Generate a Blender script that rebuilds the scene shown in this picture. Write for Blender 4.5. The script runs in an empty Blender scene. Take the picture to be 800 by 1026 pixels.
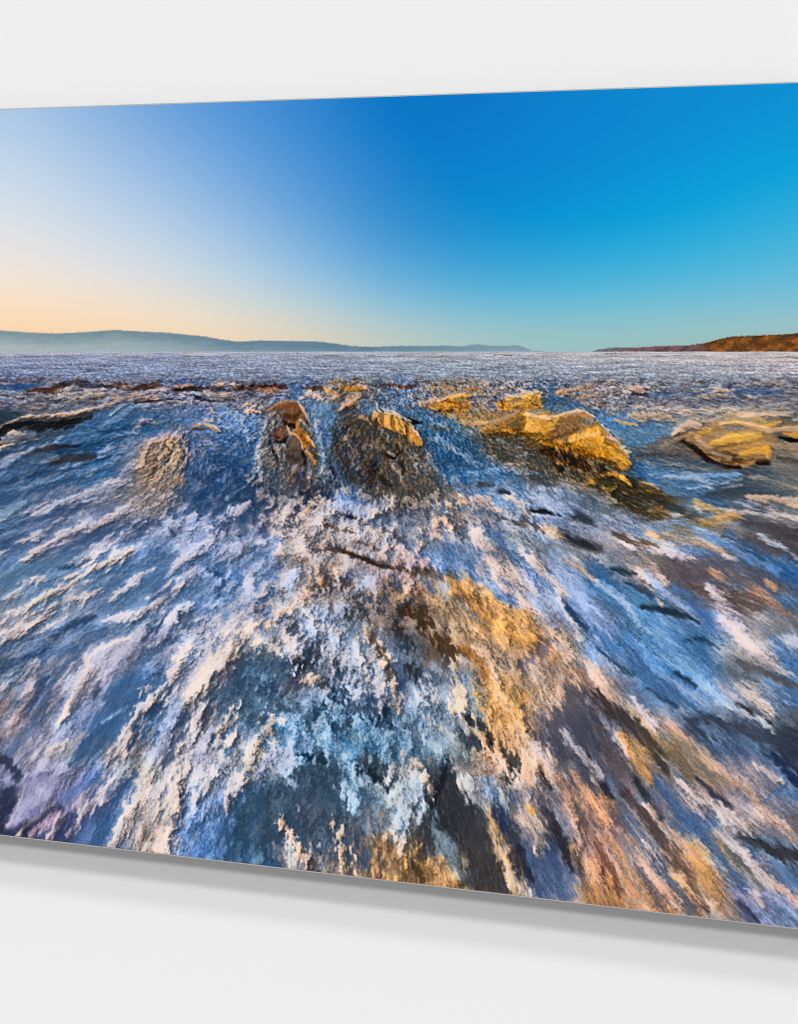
# a frameless print on a white wall: the picture is painted in code, the panel, wall and lamps are real
import numpy as np, math
# ---------------------------------------------------------------- noise
def _hash(ix, iy, seed):
    h = (ix.astype(np.int64)*374761393 + iy.astype(np.int64)*668265263 + seed*974634777) & 0xffffffff
    h = ((h ^ (h >> 13))*1274126177) & 0xffffffff
    return h ^ (h >> 16)
def gnoise(x, y, seed=0):
    ix = np.floor(x); iy = np.floor(y); fx = x-ix; fy = y-iy
    ix = ix.astype(np.int64); iy = iy.astype(np.int64)
    u = fx*fx*fx*(fx*(fx*6-15)+10); v = fy*fy*fy*(fy*(fy*6-15)+10)
    def g(dx, dy):
        a = _hash(ix+dx, iy+dy, seed).astype(np.float32)*(2*math.pi/4294967296.0)
        return np.cos(a)*(fx-dx)+np.sin(a)*(fy-dy)
    n0 = g(0,0)*(1-u)+g(1,0)*u; n1 = g(0,1)*(1-u)+g(1,1)*u
    return (n0*(1-v)+n1*v)*1.5
def fbm(x, y, seed=0, octv=3, gain=.55):
    s = 0; a = 1.0; t = 0
    for o in range(octv):
        s = s+a*gnoise(x*2**o, y*2**o, seed+o*17); t += a*a; a *= gain
    return s/math.sqrt(t)
def ridged(x, y, seed=0, octv=3, gain=.55):
    s = 0; a = 1.0; t = 0
    for o in range(octv):
        s = s+a*(1-2.2*np.abs(gnoise(x*2**o, y*2**o, seed+o*13))); t += a; a *= gain
    return s/t
def sstep(a, b, x):
    t = np.clip((x-a)/(b-a), 0, 1); return t*t*(3-2*t)
def hexrgb(h):
    return np.array([int(h[i:i+2], 16)/255 for i in (0, 2, 4)], dtype=np.float32)
def norm(a):
    return a/(a.std()+1e-9)
# ---------------------------------------------------------------- tables
def grid_interp(X, Y, xs, ys, G, smooth=True):
    xs = np.array(xs, float); ys = np.array(ys, float); G = np.asarray(G, dtype=np.float32)
    fx = np.clip(np.interp(X, xs, np.arange(len(xs))), 0, len(xs)-1.0001)
    fy = np.clip(np.interp(Y, ys, np.arange(len(ys))), 0, len(ys)-1.0001)
    ix = fx.astype(int); iy = fy.astype(int); u = fx-ix; v = fy-iy
    if smooth: u = u*u*(3-2*u); v = v*v*(3-2*v)
    if G.ndim == 3: u = u[..., None]; v = v[..., None]
    return (G[iy, ix]*(1-u)+G[iy, ix+1]*u)*(1-v)+(G[iy+1, ix]*(1-u)+G[iy+1, ix+1]*u)*v
SKYX = [0, 100, 200, 300, 400, 500, 600, 700, 800]
SKYY = [85, 120, 160, 200, 240, 280, 310, 330, 350]
SKY = """aecbe8 84aedd 5c97d8 3a86d0 0b72c2 0079c8 0083cc 008bd0 008fd2
b4cee9 93b7e0 669edb 3f8ad2 0f76c4 007bc9 0085ce 008dd1 0a95d4
c6d8ea a8c4e5 7fade0 4f93d6 1f7ec8 0080cb 008bd1 0095d6 149fd8
d6e0ea bdd1e8 98bce2 649fd9 2c86cc 0b89cf 0594d4 129fd9 2ba9db
e6e4e4 d2dce6 b4cde6 80b1de 4295d2 2496d2 22a2d8 30acdb 47b3db
f5e6d6 e8e2de cfdae2 a3c6e0 68add8 4aaad6 4bb2d9 5ab8da 6bbcda
fcdfbe f7dfc4 e8dfcf c4d3d6 92c0d6 76bbd5 78bfd4 82c0d2 8cc0d0
fcd6ae f9d8b4 f5dcc0 dcd5c4 b0c8cb 98c3ca 93c2c9 98c2c6 9ec1c2
f8ccaa f5d0ac f2d4b4 e4d0b6 c2c8bc a5c2c0 9cbfbf 9ebcb8 a6bab2"""
GX = list(range(0, 801, 50))
GY = list(range(400, 926, 25))
GRID = """6a7494 7a7680 7d7b8c 7d7c90 6f7896 6f7080 5f7aa5 80735f 55729e 8a7a66 8c8588 5f7391 8a8284 80838f 7d8597 7c8292 8b8a94
3a4656 4a5568 2f5f93 3d6796 5b7fb4 5f86b8 6a523c 3d77ab 3b6a98 4a7396 a58650 c49440 4a7fae 5a7fa5 9a8f83 c3a468 70695f
4f6688 46607f 3a6a9d 8a8290 46608c 335d92 6b5138 505057 6a5a48 39648d 5a5650 9f7430 c08c2e 3d6e9c 7b6a58 c09a55 77716c
5073a0 46688f 44709f 86776f 3f5f8c 3d5878 4a4a52 40444c 57504a 3f6f9f 507ba8 54524d 84642f 2f65a0 4a6d92 4b5a6b 5e6a74
45658f 5f7396 6c789a 8d7f78 3f5f8a 3b5578 51505a 4b5f80 44464e 5f6f88 6f8fb8 8aa0c8 4f6378 7a6032 4a6f98 526070 6f706e
5b7ea6 56698c 6d7a9b 7a8199 6e7da5 4f6489 8b7f85 8190b5 6a7690 a08a80 8c8fa0 7a8bb0 7d86a0 6f83a0 8e8064 8c8a96 a0989c
4f6f9a 6b7ba0 60779f 5a77a3 7c8bb3 77829c a39795 9a8f9a 7d86a0 5f7aa5 86909f 66727e 8a8590 8f8885 6886b5 5a5558 5b5a60
5879a0 5a789c 5a7aa3 5578a8 8290b8 5c7eb0 948d98 8f8a98 a8949a 5e7eb0 a0908e 8e9dc5 3d6c9d 9c8680 6a5f66 3f6ca6 3f6ea8
6c819c 64809f 8c91a8 57759c 5877a0 7c93c0 9b9290 9a8a86 806a58 a08a66 8a8fb0 90a0c8 4278ad 4f7ea8 6b625f 7a6a66 456a98
8c8896 7f88a0 5f7aa2 7188ab 8f97b8 a39eb0 7c8cae 7f8fae 6c5e58 8c7a68 b08a45 8c8ba0 5c80b0 4b7db0 5078a8 9a95a0 6f7076
6f7e98 4f6a90 5d7596 8f95b5 8897b8 a09a9c 8c93a8 8c94ac 5e7088 6c5640 b39a80 c09860 5f84b8 4a80bd 3f6f9e b5a6a5 6f8cb5
55708f 6f7890 a39fb5 4f6f9c a095a0 3f5f86 4a5668 8c97b0 506482 6a7488 b8a080 8c7a70 9a8c90 4f80b8 4a7cb0 6a7078 4f74a5
80808f 606c8c 8890b0 3f6898 8e8a98 3a5c84 5f6a80 7a8fb5 6f84a5 7f90a8 a08040 b0967e 6a6068 6080a8 6f95c8 a0a0b0 4a6f9c
8a8390 6f7795 6c84b0 4f75a5 74727c 5a7898 5585ae 5080aa 5f7f9f 8090a5 c89c58 807a85 3e4f6d 8a7a78 6a86ac 6a7890 5a6270
6a7088 8d8ba5 7d7c88 7f7c85 8f8fa5 7f8088 5c86ae 4a7a9f 507898 688090 caa070 4f566b 4a5060 a88a5a 4a6080 50658a 3f4450
6c7090 8c8cb0 5c7aa8 98928f a0a0b5 7f8ba0 4a6070 587d9a 8a8f98 404a58 c8a890 b5a5a0 4c4d5c 80706a 606878 8f8590 506890
5a6078 8080a8 5f70a0 b0a6a8 7d8fb8 3e6088 3f5f7c 4a6a88 7b90a0 3a4148 607088 7a6c72 a88060 606a80 8f7c80 8a7d85 6a7590
45486a 4a5078 456090 a89a98 5a80bc 38608a 5f6c80 5a6678 6d7580 37404a 6a6058 7a7684 7a6468 8a8080 4f6f98 a89494 6f6a70
45486a 4a5078 456090 c8b0a0 4f78b5 336088 7f7a7c 605f68 806848 606068 806f60 3f5578 a88070 80808f c09a60 5a7498 6f80a0
45486a 4a5078 456090 a89a98 4f78b5 336088 6f6a70 7a6a60 7a6545 a58050 55483f 4a5f8a c0906a 7a707a b89058 7f8290 5a7090
45486a 4a5078 456090 a89a98 4f78b5 336088 6f6a70 7a6a60 7a6545 a58050 6f5f50 5a6a90 c09050 9a8078 a08060 8a84a0 7f80a0
45486a 4a5078 456090 a89a98 4f78b5 336088 6f6a70 7a6a60 7a6545 a58050 6f5f50 5a6a90 c09050 b08850 8f7c70 5a6a90 6a86a8"""
# texture controls, 100 px apart: strength, share of streaks
TX = list(range(0, 801, 100)); TY = [350, 420, 500, 580, 660, 740, 820, 940]
AMP = """.9 .9 .9 .9 .9 .9 .9 .9 .9
.9 .9 .9 .8 .9 .9 .8 .8 .8
.9 .95 1 .9 .9 .9 .9 .8 .8
.9 .9 .9 .85 .85 .85 .9 .9 .9
.9 .9 .9 .85 .85 .85 .9 .8 .8
.9 .9 1.1 1.1 1.1 1 .8 .8 .8
.8 .9 1.1 .9 .9 .9 .8 .9 .9
.8 .9 1 .9 1 .9 .9 .9 .9"""
STR = """.2 .2 .2 .1 .1 .1 .2 .3 .4
.6 .5 .2 .05 .1 .2 .2 .5 .7
.7 .5 .2 .05 .05 .3 .4 .7 .8
.6 .5 .3 .05 .15 .4 .7 .8 .8
.5 .5 .25 .1 .15 .4 .7 .8 .8
.5 .5 .25 .1 .2 .4 .7 .8 .8
.6 .6 .3 .2 .25 .5 .8 .8 .8
.6 .6 .4 .3 .4 .6 .8 .8 .8"""
SHADE = .95; SAT = .92
FY = [380, 480, 560, 640, 720, 800, 900]
FLOW = """175 172 168 150 90 20 8 4 2
160 158 150 120 75 35 20 12 8
150 148 142 120 72 50 36 24 26
142 140 130 112 78 58 46 38 36
128 128 120 100 84 66 56 44 37
120 118 108 93 86 71 60 48 42
118 112 100 90 84 71 62 52 46"""
def hexgrid(s):
    return np.array([[hexrgb(c) for c in r.split()] for r in s.strip().split('\n')])
def numgrid(s):
    return np.array([[float(c) for c in r.split()] for r in s.strip().split('\n')], dtype=np.float32)
STROKES = """
# far ridges
S 5d4a4c .8 1.5 1.5 1 | 0 381 2 12 380 2 25 379 2.5 40 381 2.5 48 378 1
S b8a8a8 .8 1.2 1.5 1 | 20 375 1 34 373 2 48 376 2 62 374 2 80 378 3 92 382 2
S 2f5a95 .8 2 1 .5 | 0 388 3 25 388 3.5 45 385 2
S 6a4636 .9 1 1.5 1.4 | 28 393 1 40 390 2.5 55 390 3 64 386 2
S 463a42 .85 1.5 1.5 1 | 62 385 2 80 384 2.5 100 386 2 128 390 1.5
S 78584a .8 1.5 1.5 1.4 | 112 385 2 125 386 3 132 390 2
S 5f4338 .95 1.2 1.2 .7 | 132 390 1.5 145 388 3 160 386 3.5
S 3e6096 .8 2 1 .6 | 162 384 1.5 182 382 2.5 205 384 2 220 387 1
S c08a64 .9 1 1 1 | 176 387 1 190 386 1.2 202 388 1
S 33201c .95 1 1 .5 | 176 391 1.5 188 390 2.2 202 389 2
S 553a34 .9 1.2 1.2 1.3 | 205 390 1.5 215 390 2 232 392 1
S c8a48c .9 1 1 1.3 | 214 386 1.5 230 385 1.5 242 386 1.5
S 4f2f24 .95 1 1 1 | 240 389 1.5 255 388 2.5 270 387 3 287 387 2
S 8e6a58 .85 1.5 1.5 1.4 | 262 391 2 275 390 3 286 392 1
S 46709f .8 2 1 .6 | 290 385 2 300 390 4 296 398 4
S 5c4638 .9 1 1 .8 | 305 389 1.5 318 390 2.5 330 389 1.5
S c89a5c .95 1 1 1.4 | 325 389 1 330 394 3 338 396 3
S b07c38 .95 1 1 1.4 | 342 388 2 352 390 3 364 389 2.5
S d0a488 .9 1 1 1.3 | 360 386 1.5 368 389 2 372 392 1
S c0a594 .8 1.5 1.5 1.2 | 300 399 1 312 394 2.5 328 398 3 345 400 3 352 403 2
S 6a4638 .9 1.5 1 .9 | 382 386 1.5 396 385 2.5 406 388 2 420 386 1
S a8845c .9 1.2 1.5 1.3 | 434 388 1 446 388 2.5 456 390 2
S c8944c .95 1.2 1 1.2 | 465 390 1.5 474 389 2.5 484 392 1.5
S 8f8078 .8 1.5 1.5 1.2 | 484 392 2 500 394 2 520 389 1
S c8986a .9 1.2 1.5 1.3 | 560 394 2 580 390 2 596 392 1.5
S b8946c .85 1.5 1.5 1.4 | 575 397 2 595 398 2 600 402 2
S d8a888 .9 1 1 .8 | 634 390 2 641 389 3.5 646 392 1.5
S 46343a .9 1 1 .6 | 634 395 1.5 650 396 1.5
S 4f6a94 .7 2 1 .7 | 650 396 3 680 396 3 700 394 2
S e0b8a0 .9 1 1 .6 | 716 392 1 722 389 2.5 730 392 1
S 40608f .7 2 1 .7 | 740 393 3 760 392 3.5 785 394 2
S a88a6c .8 1.5 1.5 1 | 700 397 1 716 397 2 734 399 1
S 6c6470 .5 2 2 1 | 640 402 3 690 404 4 760 402 4 800 398 3
# far field marks
S 6a6a78 .7 1 .7 3 | 28 353 .6 60 353 .8 100 353 .6
S 5a5a68 .8 .8 .7 3 | 286 354 .8 298 353.6 1.2 306 354.6 .6
S b8a490 .8 .8 .7 3 | 310 354.5 .7 322 354 1
S c0aa98 .85 .8 .7 3 | 405 356 .8 425 354.5 1.5 440 355 1
S 584838 .9 .7 .6 3 | 494 356 .8 508 355.8 1 524 356 .7
S a07a44 .9 .7 .6 3 | 526 356 .7 534 356 1
S 6a5c4c .9 .7 .6 3 | 606 354.5 .7 616 354 1 632 355 .6
S a88a68 .9 .8 .6 3 | 776 360 .8 786 357 1.4 800 358.5 1.6
S d0bcb0 .8 .8 .6 3 | 640 353.4 .6 700 353.2 .6 800 354.4 .9
S 6f7a90 .7 .8 .6 3 | 636 356 .7 652 355 .8
# left middle distance
S 35505a .8 2 1 .5 | 0 417 4 16 417 4 30 420 2
P 416c9c .8 4 2 .5 | 85 420 110 408 125 402 150 412 172 422 150 428 125 440 90 444 55 446 70 432
S 2e2c2c .9 2 2 .7 | 0 433 6 14 427 3 28 425 3 40 427 5 55 425 6 72 422 5 92 417 1.5
S 17110e .9 1.5 1 .3 | 0 444 4 9 442 2
S c8ab90 .9 1.2 1.5 1.2 | 0 428 .8 10 423 1.5 30 418 2 48 417 2 62 416 1.6 90 411 2 112 405 2 124 399 2
S c0a488 .9 1 1.5 1 | 8 434 1 14 432 2 24 436 1
S 8a8690 .8 2 2 1 | 4 442 3 20 438 4 34 436 3
S c8a890 .8 1 1.5 1.2 | 0 449 1.5 12 446 1.5 26 443 1
S b9c4dc .9 1 .8 .4 | 111 416 .6 118 410 1.3 126 405 .8
S 7494c0 .7 2 1 .5 | 100 428 1.5 120 418 3 135 405 2 150 406 1
S 8c98b8 .7 2 2 1 | 0 470 1 15 455 5 35 448 5 55 446 3 60 438 2
S 3c3c46 .9 1.5 1 .4 | 38 451 2 55 448 4 80 446 2
S 42444e .9 1.5 1 .4 | 52 464 3 70 459 4.5 94 458 4
S 7f8aa0 .7 1.5 1 .5 | 44 463 2 58 458 2.5
S 6f92c0 .6 3 2 .7 | 20 490 2 60 478 3 110 466 3 135 450 2
S 7fa0cc .6 2 2 .6 | 100 452 1.5 125 436 2.5 140 432 1
S 4a78a8 .6 3 2 .7 | 60 440 3 100 440 4 130 432 3
# left mound
P 97806e .75 4 3 1.7 | 148 440 165 436 180 432 188 440 190 455 183 470 185 485 160 492 140 482 132 462
S a898a8 .9 1.5 1.5 1 | 134 432 1.5 145 421 2.5 153 421 1.5
S 6b7078 .7 2 1.5 1 | 155 424 3 175 426 3 190 428 2
S 3d6ca0 .7 3 2 .8 | 138 438 3 150 432 3 165 430 2
S b09ca8 .8 1.5 2 1 | 150 442 1.5 160 438 2 180 434 2 190 432 1
S c8ab7c .6 3 2 1.6 | 170 448 6 176 458 5 174 468 4
S e0b090 .85 1.2 1.5 1 | 181 437 1.2 187 446 1.5 190 457 1.8 183 468 1.4 178 478 1
S c89868 .85 1.5 1.2 .9 | 191 430 .8 198 426 1 208 426 1.2 217 430 2 219 432 1.4
S 6a3c2c .9 .8 .5 .3 | 195 430 1 204 430 1.2
S d8b098 .9 1 .8 .6 | 212 408 .8 215 415 1.4 222 421 1.6
S c8a898 .8 1 1 .8 | 206 421 1 214 421 1.5
P 5d86c0 .7 3 1 .4 | 215 406 230 408 248 420 268 422 262 432 235 430 224 422
P 56709c .7 4 2 .9 | 192 440 215 436 240 445 255 470 250 500 220 505 195 490 186 475
P 42699a .7 5 2 .8 | 220 440 262 425 262 450 252 475 235 480 225 465
S d8aa8c .9 1.2 1.5 1.2 | 243 412 2 254 412 3 262 414 2
S a88c80 .8 1.5 1.5 1.2 | 236 409 2 250 406 2.5 268 410 2
S 9c9cb4 .5 3 3 1.4 | 100 500 4 125 480 7 135 465 5
S a49aa0 .6 3 3 1.5 | 110 520 4 140 500 8 165 500 6
# centre rock mound
P 656870 .8 5 3 1.2 | 268 412 262 430 256 455 250 480 262 500 300 506 325 498 322 478 315 455 312 430 300 410
S 7c98c0 .8 1.2 1 .8 | 270 417 .8 263 433 1.4 257 455 1.6 254 475 1
S 8c8078 .6 2 2 1.4 | 268 425 3 267 445 4 272 465 4
P 86603f .92 1.5 1.2 .5 | 268 411 274 406 284 402 295 402 301 406 306 413 306 418 300 421 299 428 293 428 285 423 281 416 277 412
S 9c6a3e .5 2.5 .5 .25 | 280 407 3 290 405 3
S c09060 .9 .8 .4 .3 | 269 411 .8 279 404 .9 290 402 .7 297 402.5 .8
S e8bc90 .95 .9 .6 .5 | 299 403 1 304 410 1.7 309 417 2 310 422 1
S d8b89c .9 1 .8 .8 | 302 421 1.2 308 427 1.5
S 2a1c14 .9 1.3 1 .4 | 284 421 1 289 426 2.5 298 428 2
P 7c5540 .9 1.4 1 .5 | 275 432 280 425 286 427 288 433 284 440 276 441 273 437
S b89478 .8 .8 .8 .8 | 271 417 1.5 276 413 2 281 418 1
S 2a1c16 .85 1.2 1 .4 | 276 443 1.2 285 442 2 288 438 .8
P b4833a .9 1.3 1.5 .9 | 299 424 308 432 312 444 318 448 310 449 304 446 298 437 293 434
S 7a4818 .7 1 .8 .5 | 302 436 1.5 308 444 1.5
S f4bc58 .95 .8 .6 .5 | 309 438 1 313 443 1.8 316 447 1.2
S e6b07a .95 .7 .5 .4 | 288 427 .8 291 434 1.4 297 436 1 302 443 1 304 450 .7
P 64564c .92 1.5 1.2 .5 | 289 442 294 435 300 440 303 450 304 460 300 466 290 466 286 456
S 8a6c54 .6 1.5 .5 .3 | 293 438 2 299 444 1
S 2a1a10 .85 1.2 1 .4 | 304 452 1 306 459 2 306 465 1.5
S dc9c40 .95 .9 .8 .6 | 308 452 1.4 313 457 2 316 464 1.8
S 7f6c64 .7 2 2 1.5 | 276 458 3 284 472 4 292 478 4
S 4c4854 .7 3 2 1.4 | 300 480 8 318 490 5
S c8a080 .85 1 1 1 | 309 492 1 315 498 1.5 320 503 1
P 5a86b2 .75 4 1 .5 | 306 402 335 402 345 408 340 425 332 445 330 465 322 468 318 448 312 430 308 412
# second mound
P 5e564e .85 5 3 1.2 | 338 412 352 402 362 404 375 412 384 412 396 416 408 420 418 430 424 445 432 462 445 478 455 492 445 502 400 508 360 492 345 470 333 450 335 430
P 594a3a .6 4 2 1 | 345 420 375 420 405 425 415 440 410 455 380 450 355 440
S 44688f .8 2.5 1.5 .8 | 335 460 3 345 485 5 365 500 5
S 2f2a30 .6 3 2 1.1 | 348 430 4 360 460 7 375 480 8
S dca070 .95 1 .8 .7 | 339 411 1 346 406 2 353 402 2.4 360 397 1
S c08a50 .9 .8 .6 .7 | 352 405 1.5 357 403 1.5
P 55789c .75 2.5 1.2 .7 | 359 401 366 399 376 402 378 411 370 416 362 415 358 409
S d4a878 .9 1 .8 .8 | 364 417 1 368 419 1.5 370 422 1
S ded2c4 .95 .7 .4 .3 | 378 404 .6 379 410 1.1 384 415 1.2
P c4984e .9 1.4 2 1.1 | 374 416 380 411 386 414 394 415 402 418 410 424 416 432 424 444 423 448 414 444 408 436 400 434 394 431 386 428
S 6a4c28 .9 1 .6 .5 | 376 421 2 381 424 2.8
S f0b44c .95 .8 .6 .6 | 386 417 1 387 424 2.2
S ecae44 .95 .8 .6 .6 | 397 420 1.2 400 429 2.5
S f0ac3c .95 .8 .6 .6 | 413 436 1.4 419 442 2.2 423 446 1
S 5a4830 .8 1.2 .6 .8 | 406 428 1.8 408 438 2.4
S 2a1c16 .85 1.5 1 .6 | 384 452 2 392 458 2.5 400 455 1.5
S a0948c .9 .8 .5 .4 | 390 453 1.3 395 456 1.8
S 857a82 .7 2 1 1 | 424 466 3 430 474 3
S 8c7c70 .5 2.5 1.5 1.3 | 376 446 3 384 450 4
S 5f6a78 .7 2 1.5 1 | 428 470 2 444 484 2.5 458 494 2
S 241c1a .95 1 .6 .3 | 409 419 1.2 416 423 2.6 423 424 1
S 5c6058 .8 1.5 1 .6 | 428 426 1.5 440 430 3 452 431 2
S 24405c .6 2 1.5 .8 | 446 466 4 460 462 4 470 468 2
P 2f6697 .5 5 2 1 | 425 430 460 436 490 450 500 465 470 480 440 465 428 445
S 6a96c4 .7 2 1.5 1 | 455 480 4 480 474 3 510 470 3 550 476 2
# golden mounds
P c08c3c .92 2 2.2 1.2 | 416 406 438 402 454 396 468 393 473 396 473 408 466 414 448 413 436 410
S e8b448 .9 1 1 .7 | 453 398 2 462 396 2.4 470 397 1.5
S 8a5c20 .8 1 1 .9 | 444 400 1 449 402 1.8 462 405 1.2
S d8a880 .9 1.2 1 1 | 416 404 1 425 404 2 440 400 1.2
S 6a4a24 .7 1.5 1.5 1.2 | 440 412 2 460 412 2.5
S a8844e .8 2 2 1.7 | 452 415 3 475 418 5 505 416 4
S d0a878 .9 1.2 1 .9 | 456 423 1 470 424 2 486 424 2 500 421 1
S 7c7684 .8 1.5 1.5 1.4 | 474 400 3 486 404 4 498 408 2
P cc9a40 .92 1.8 2.2 1.1 | 499 405 506 398 516 395 524 397 530 394 537 391 541 397 544 405 544 411 530 412 512 410 502 410
S f4c050 .9 1 1 .6 | 510 400 1.6 520 398 2.4 533 396 2.2
S 7a5420 .85 1 .8 .6 | 500 405 1.3 505 402 2 504 408 2
S 7a5a28 .7 1 .8 .8 | 534 404 1 541 408 1.5
S e8c890 .9 .8 .6 .6 | 540 397 .8 543 394 1 
P 4a6c90 .85 2.5 1.5 .8 | 543 398 552 395 568 398 585 405 602 412 604 422 590 416 578 412 562 415 548 413
S 3b5a80 .6 2 1 .5 | 556 402 3 572 408 2
P be8c38 .94 1.8 2 1.2 | 480 432 500 420 514 414 527 411 532 413 548 417 560 416 574 411 583 411 593 415 602 425 610 436 620 442 628 456 633 465 628 471 612 466 590 460 560 448 530 436
S b89870 .9 1 .8 .6 | 482 431 1 500 422 2.2 520 413 1.6
P 86693e .9 2 1.5 .8 | 497 428 512 420 527 413 526 424 524 430 508 432
P ecb450 .93 2 1.8 .8 | 527 416 545 419 560 420 563 424 556 431 548 437 536 434 527 430
S d8942a .7 1.5 1 .6 | 545 424 2 548 430 2
P 957650 .9 2 1.5 .7 | 549 439 558 428 566 419 576 412 584 411 593 415 602 426 590 430 578 434 566 442 556 443
S b08c62 .7 2 .5 .3 | 574 415 3 584 413 3 594 419 2
P e4a63a .93 1.8 2 1.1 | 566 443 580 434 594 430 604 429 608 438 609 450 604 456 594 452 580 448
S ecac38 .97 1.2 1.2 .9 | 612 450 2.5 620 457 3.6 630 464 2.8
S c08a70 .8 1 1 1 | 608 430 1.5 614 440 2.5
S c8c0c4 .9 .8 .8 .5 | 608 428 .8 616 434 1.2 621 441 .8
S c8d0dc .9 .8 .5 .3 | 622 448 .6 627 447 1 
S e0c0a0 .9 .8 .5 .3 | 628 452 .6 633 453 .8
P 5c5242 .88 4 2.5 1.4 | 484 436 500 433 530 437 548 440 575 449 600 458 622 472 645 488 668 505 680 520 650 524 625 508 598 494 570 482 540 474 510 466 488 452
P 5a5a5a .6 3 1.5 1.4 | 484 438 520 440 550 458 545 470 515 462 492 450
S 906822 .7 2.5 2 1.8 | 530 436 2 560 446 4 590 456 4
S 9a7030 .6 3 2 1.8 | 588 484 3 608 478 4 624 480 5 628 490 4
S 3a2418 .7 2.5 2 1.2 | 548 452 5 575 462 6 590 468 5
S d8a04a .95 1.2 1 .6 | 644 486 2.5 652 488 4 662 495 2.5
S c09a58 .9 1.5 1.5 1 | 655 508 4 668 512 5 678 516 3
# right middle distance
S c8a680 .8 1.5 1.2 .8 | 632 416 3 648 418 4.5 668 418 3.5 676 422 2
S d8ae68 .9 1 .7 .5 | 616 421 1.5 626 424 1.5 640 426 1
S c8a890 .6 2 1.5 1.2 | 640 408 2 670 412 3 700 412 3 740 412 2
S 4f86bc .7 2 1 .5 | 590 422 2 600 418 3 615 420 2
P 5c88b2 .85 2.5 1 .35 | 602 424 640 428 674 430 668 440 645 448 628 446 615 436
S 6a7f88 .6 2 .8 .4 | 640 436 2 655 434 1.5
P 7d6a5a .85 3 1.8 .7 | 634 452 660 440 684 430 705 423 715 425 705 440 690 450 664 456
S e2ba98 .95 1.2 .7 .5 | 674 436 1 684 427 2.5 692 424 3.2 702 426 2
P a8885a .9 2.5 2 .9 | 688 436 700 428 716 425 738 424 760 430 776 438 772 458 758 467 735 468 714 462 700 452 688 444
S eab848 .95 1.5 1 .5 | 714 445 3 728 441 4.5 745 438 5 762 436 3
S eab040 .95 1.2 1 .5 | 742 455 1.5 756 452 3 769 450 4 771 457 3
S c89a3c .9 1.5 1 .6 | 700 436 2 708 432 4 716 430 2
S 8c8682 .8 1.5 .8 .5 | 728 430 2 742 428 2.5 755 428 2
S 5c4630 .8 2 1.2 1.3 | 712 454 3 728 456 5 742 462 4
S 35241c .95 1.5 1 .6 | 684 442 1.5 697 449 2.5 710 461 3 724 468 2.5 742 468 2
S 35241c .9 1.5 1 .6 | 760 464 3 772 464 2.5
S dcaa54 .95 1.2 .8 .6 | 722 424 1.2 738 422 2.2 752 426 2.6 765 428 2.6 782 423 1.5
S d8b290 .9 1.5 .8 .6 | 740 416 1.5 765 415 2.6 795 415 1.6
P 7a6c62 .75 1.5 .8 .4 | 770 432 784 424 800 420 860 420 860 434 796 432 786 438
S dca040 .95 1 .8 .6 | 786 434 1 796 436 2.6 830 436 3
S 2a1c18 .95 1 .8 .5 | 782 438 1 792 441 2.2 820 443 2
P 8a7f74 .7 2 1 .3 | 776 444 800 444 860 445 860 480 795 480 776 472 771 460
S a0a0a8 .8 1 .6 .4 | 796 420 1.5 830 421 1.5
S 5c6470 .85 2.5 1.5 .8 | 636 458 3 655 462 6 680 464 8 706 470 6 735 473 3
P 5680aa .7 3 2 .9 | 636 466 662 468 700 474 745 474 742 482 730 489 705 494 700 500 665 494 650 482
S 76a4d8 .7 1.5 1 .5 | 680 480 1.2 710 476 2 740 476 1.5
P 5a6a78 .75 3 2 .7 | 728 484 760 478 790 484 800 492 800 500 770 492 740 490
S c8b8a8 .9 1 .6 .4 | 724 489 .8 738 487 1.6 744 486 1
P 7c7a74 .6 3 1 .4 | 770 476 860 476 860 500 800 496
# crest in the middle
P b39f9c .7 5 3 1.7 | 262 522 290 512 316 502 345 516 370 526 395 530 402 575 350 562 322 556 306 572 330 590 292 612 268 600 298 570 278 545
P a4aacd .9 2 1.2 .7 | 333 500 350 499 366 504 388 500 396 502 378 518 369 526 352 518 336 513 331 507
P 5c86c6 .8 3 1.5 1 | 338 492 352 488 362 490 360 500 352 508 340 506
S d4bcaa .85 1.5 1.2 1 | 366 523 3 376 516 4 388 508 3.5 398 502 2
S d8c0b0 .8 1.2 1 .7 | 330 501 1 330 508 1.8 336 514 1
S 38282a .9 1 1 .5 | 340 514 .8 352 518 1.2 362 521 1.5 369 526 1.2
S 5a4438 .8 1 1.2 .7 | 318 520 1 326 526 1.2 342 531 1.4 358 534 1
S 5a4438 .7 1 1.2 .7 | 360 542 .8 368 546 1.4 380 551 1
S 3e2f28 .95 1.6 1.5 .5 | 320 552 1 334 550 2 348 553 2.8 362 559 2.6 376 565 2.6 390 568 2 410 572 2.4 428 573 2
S c8a88a .7 1.5 1.5 1.2 | 300 516 2 312 508 2.5 318 497 1.5
S 33323a .8 2 1.5 .8 | 298 500 3 308 496 4 314 500 2
S 58484a .8 2.5 2 1.2 | 322 588 3 334 582 5 346 584 5
S c09c7c .8 2 2 1.2 | 268 628 2 288 610 3 306 598 3 322 588 3 334 574 2.5
S d0aa80 .7 2 2 1.3 | 318 574 3 332 566 4 345 572 3
S 3a4866 .8 2.5 2 .9 | 366 598 3 378 602 5 388 604 3
S 5c5450 .8 2.5 2 1.1 | 350 614 3 366 620 5 378 626 3
S 7f98c8 .7 2.5 2 1.2 | 288 590 4 300 575 5 285 600 5
S 8ea6d6 .7 2.5 2.5 1.3 | 315 612 6 330 618 7 345 612 5
S 8098c4 .6 3 2.5 1.3 | 352 578 5 368 582 6 352 596 5
S b0a8b8 .6 2 2 1.3 | 390 545 6 392 538 5
S 5a7cb4 .7 2.5 2 .9 | 255 562 7 272 548 8 280 540 4
S 456a9c .75 3 2 .7 | 202 566 8 222 570 9 240 580 6
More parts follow.
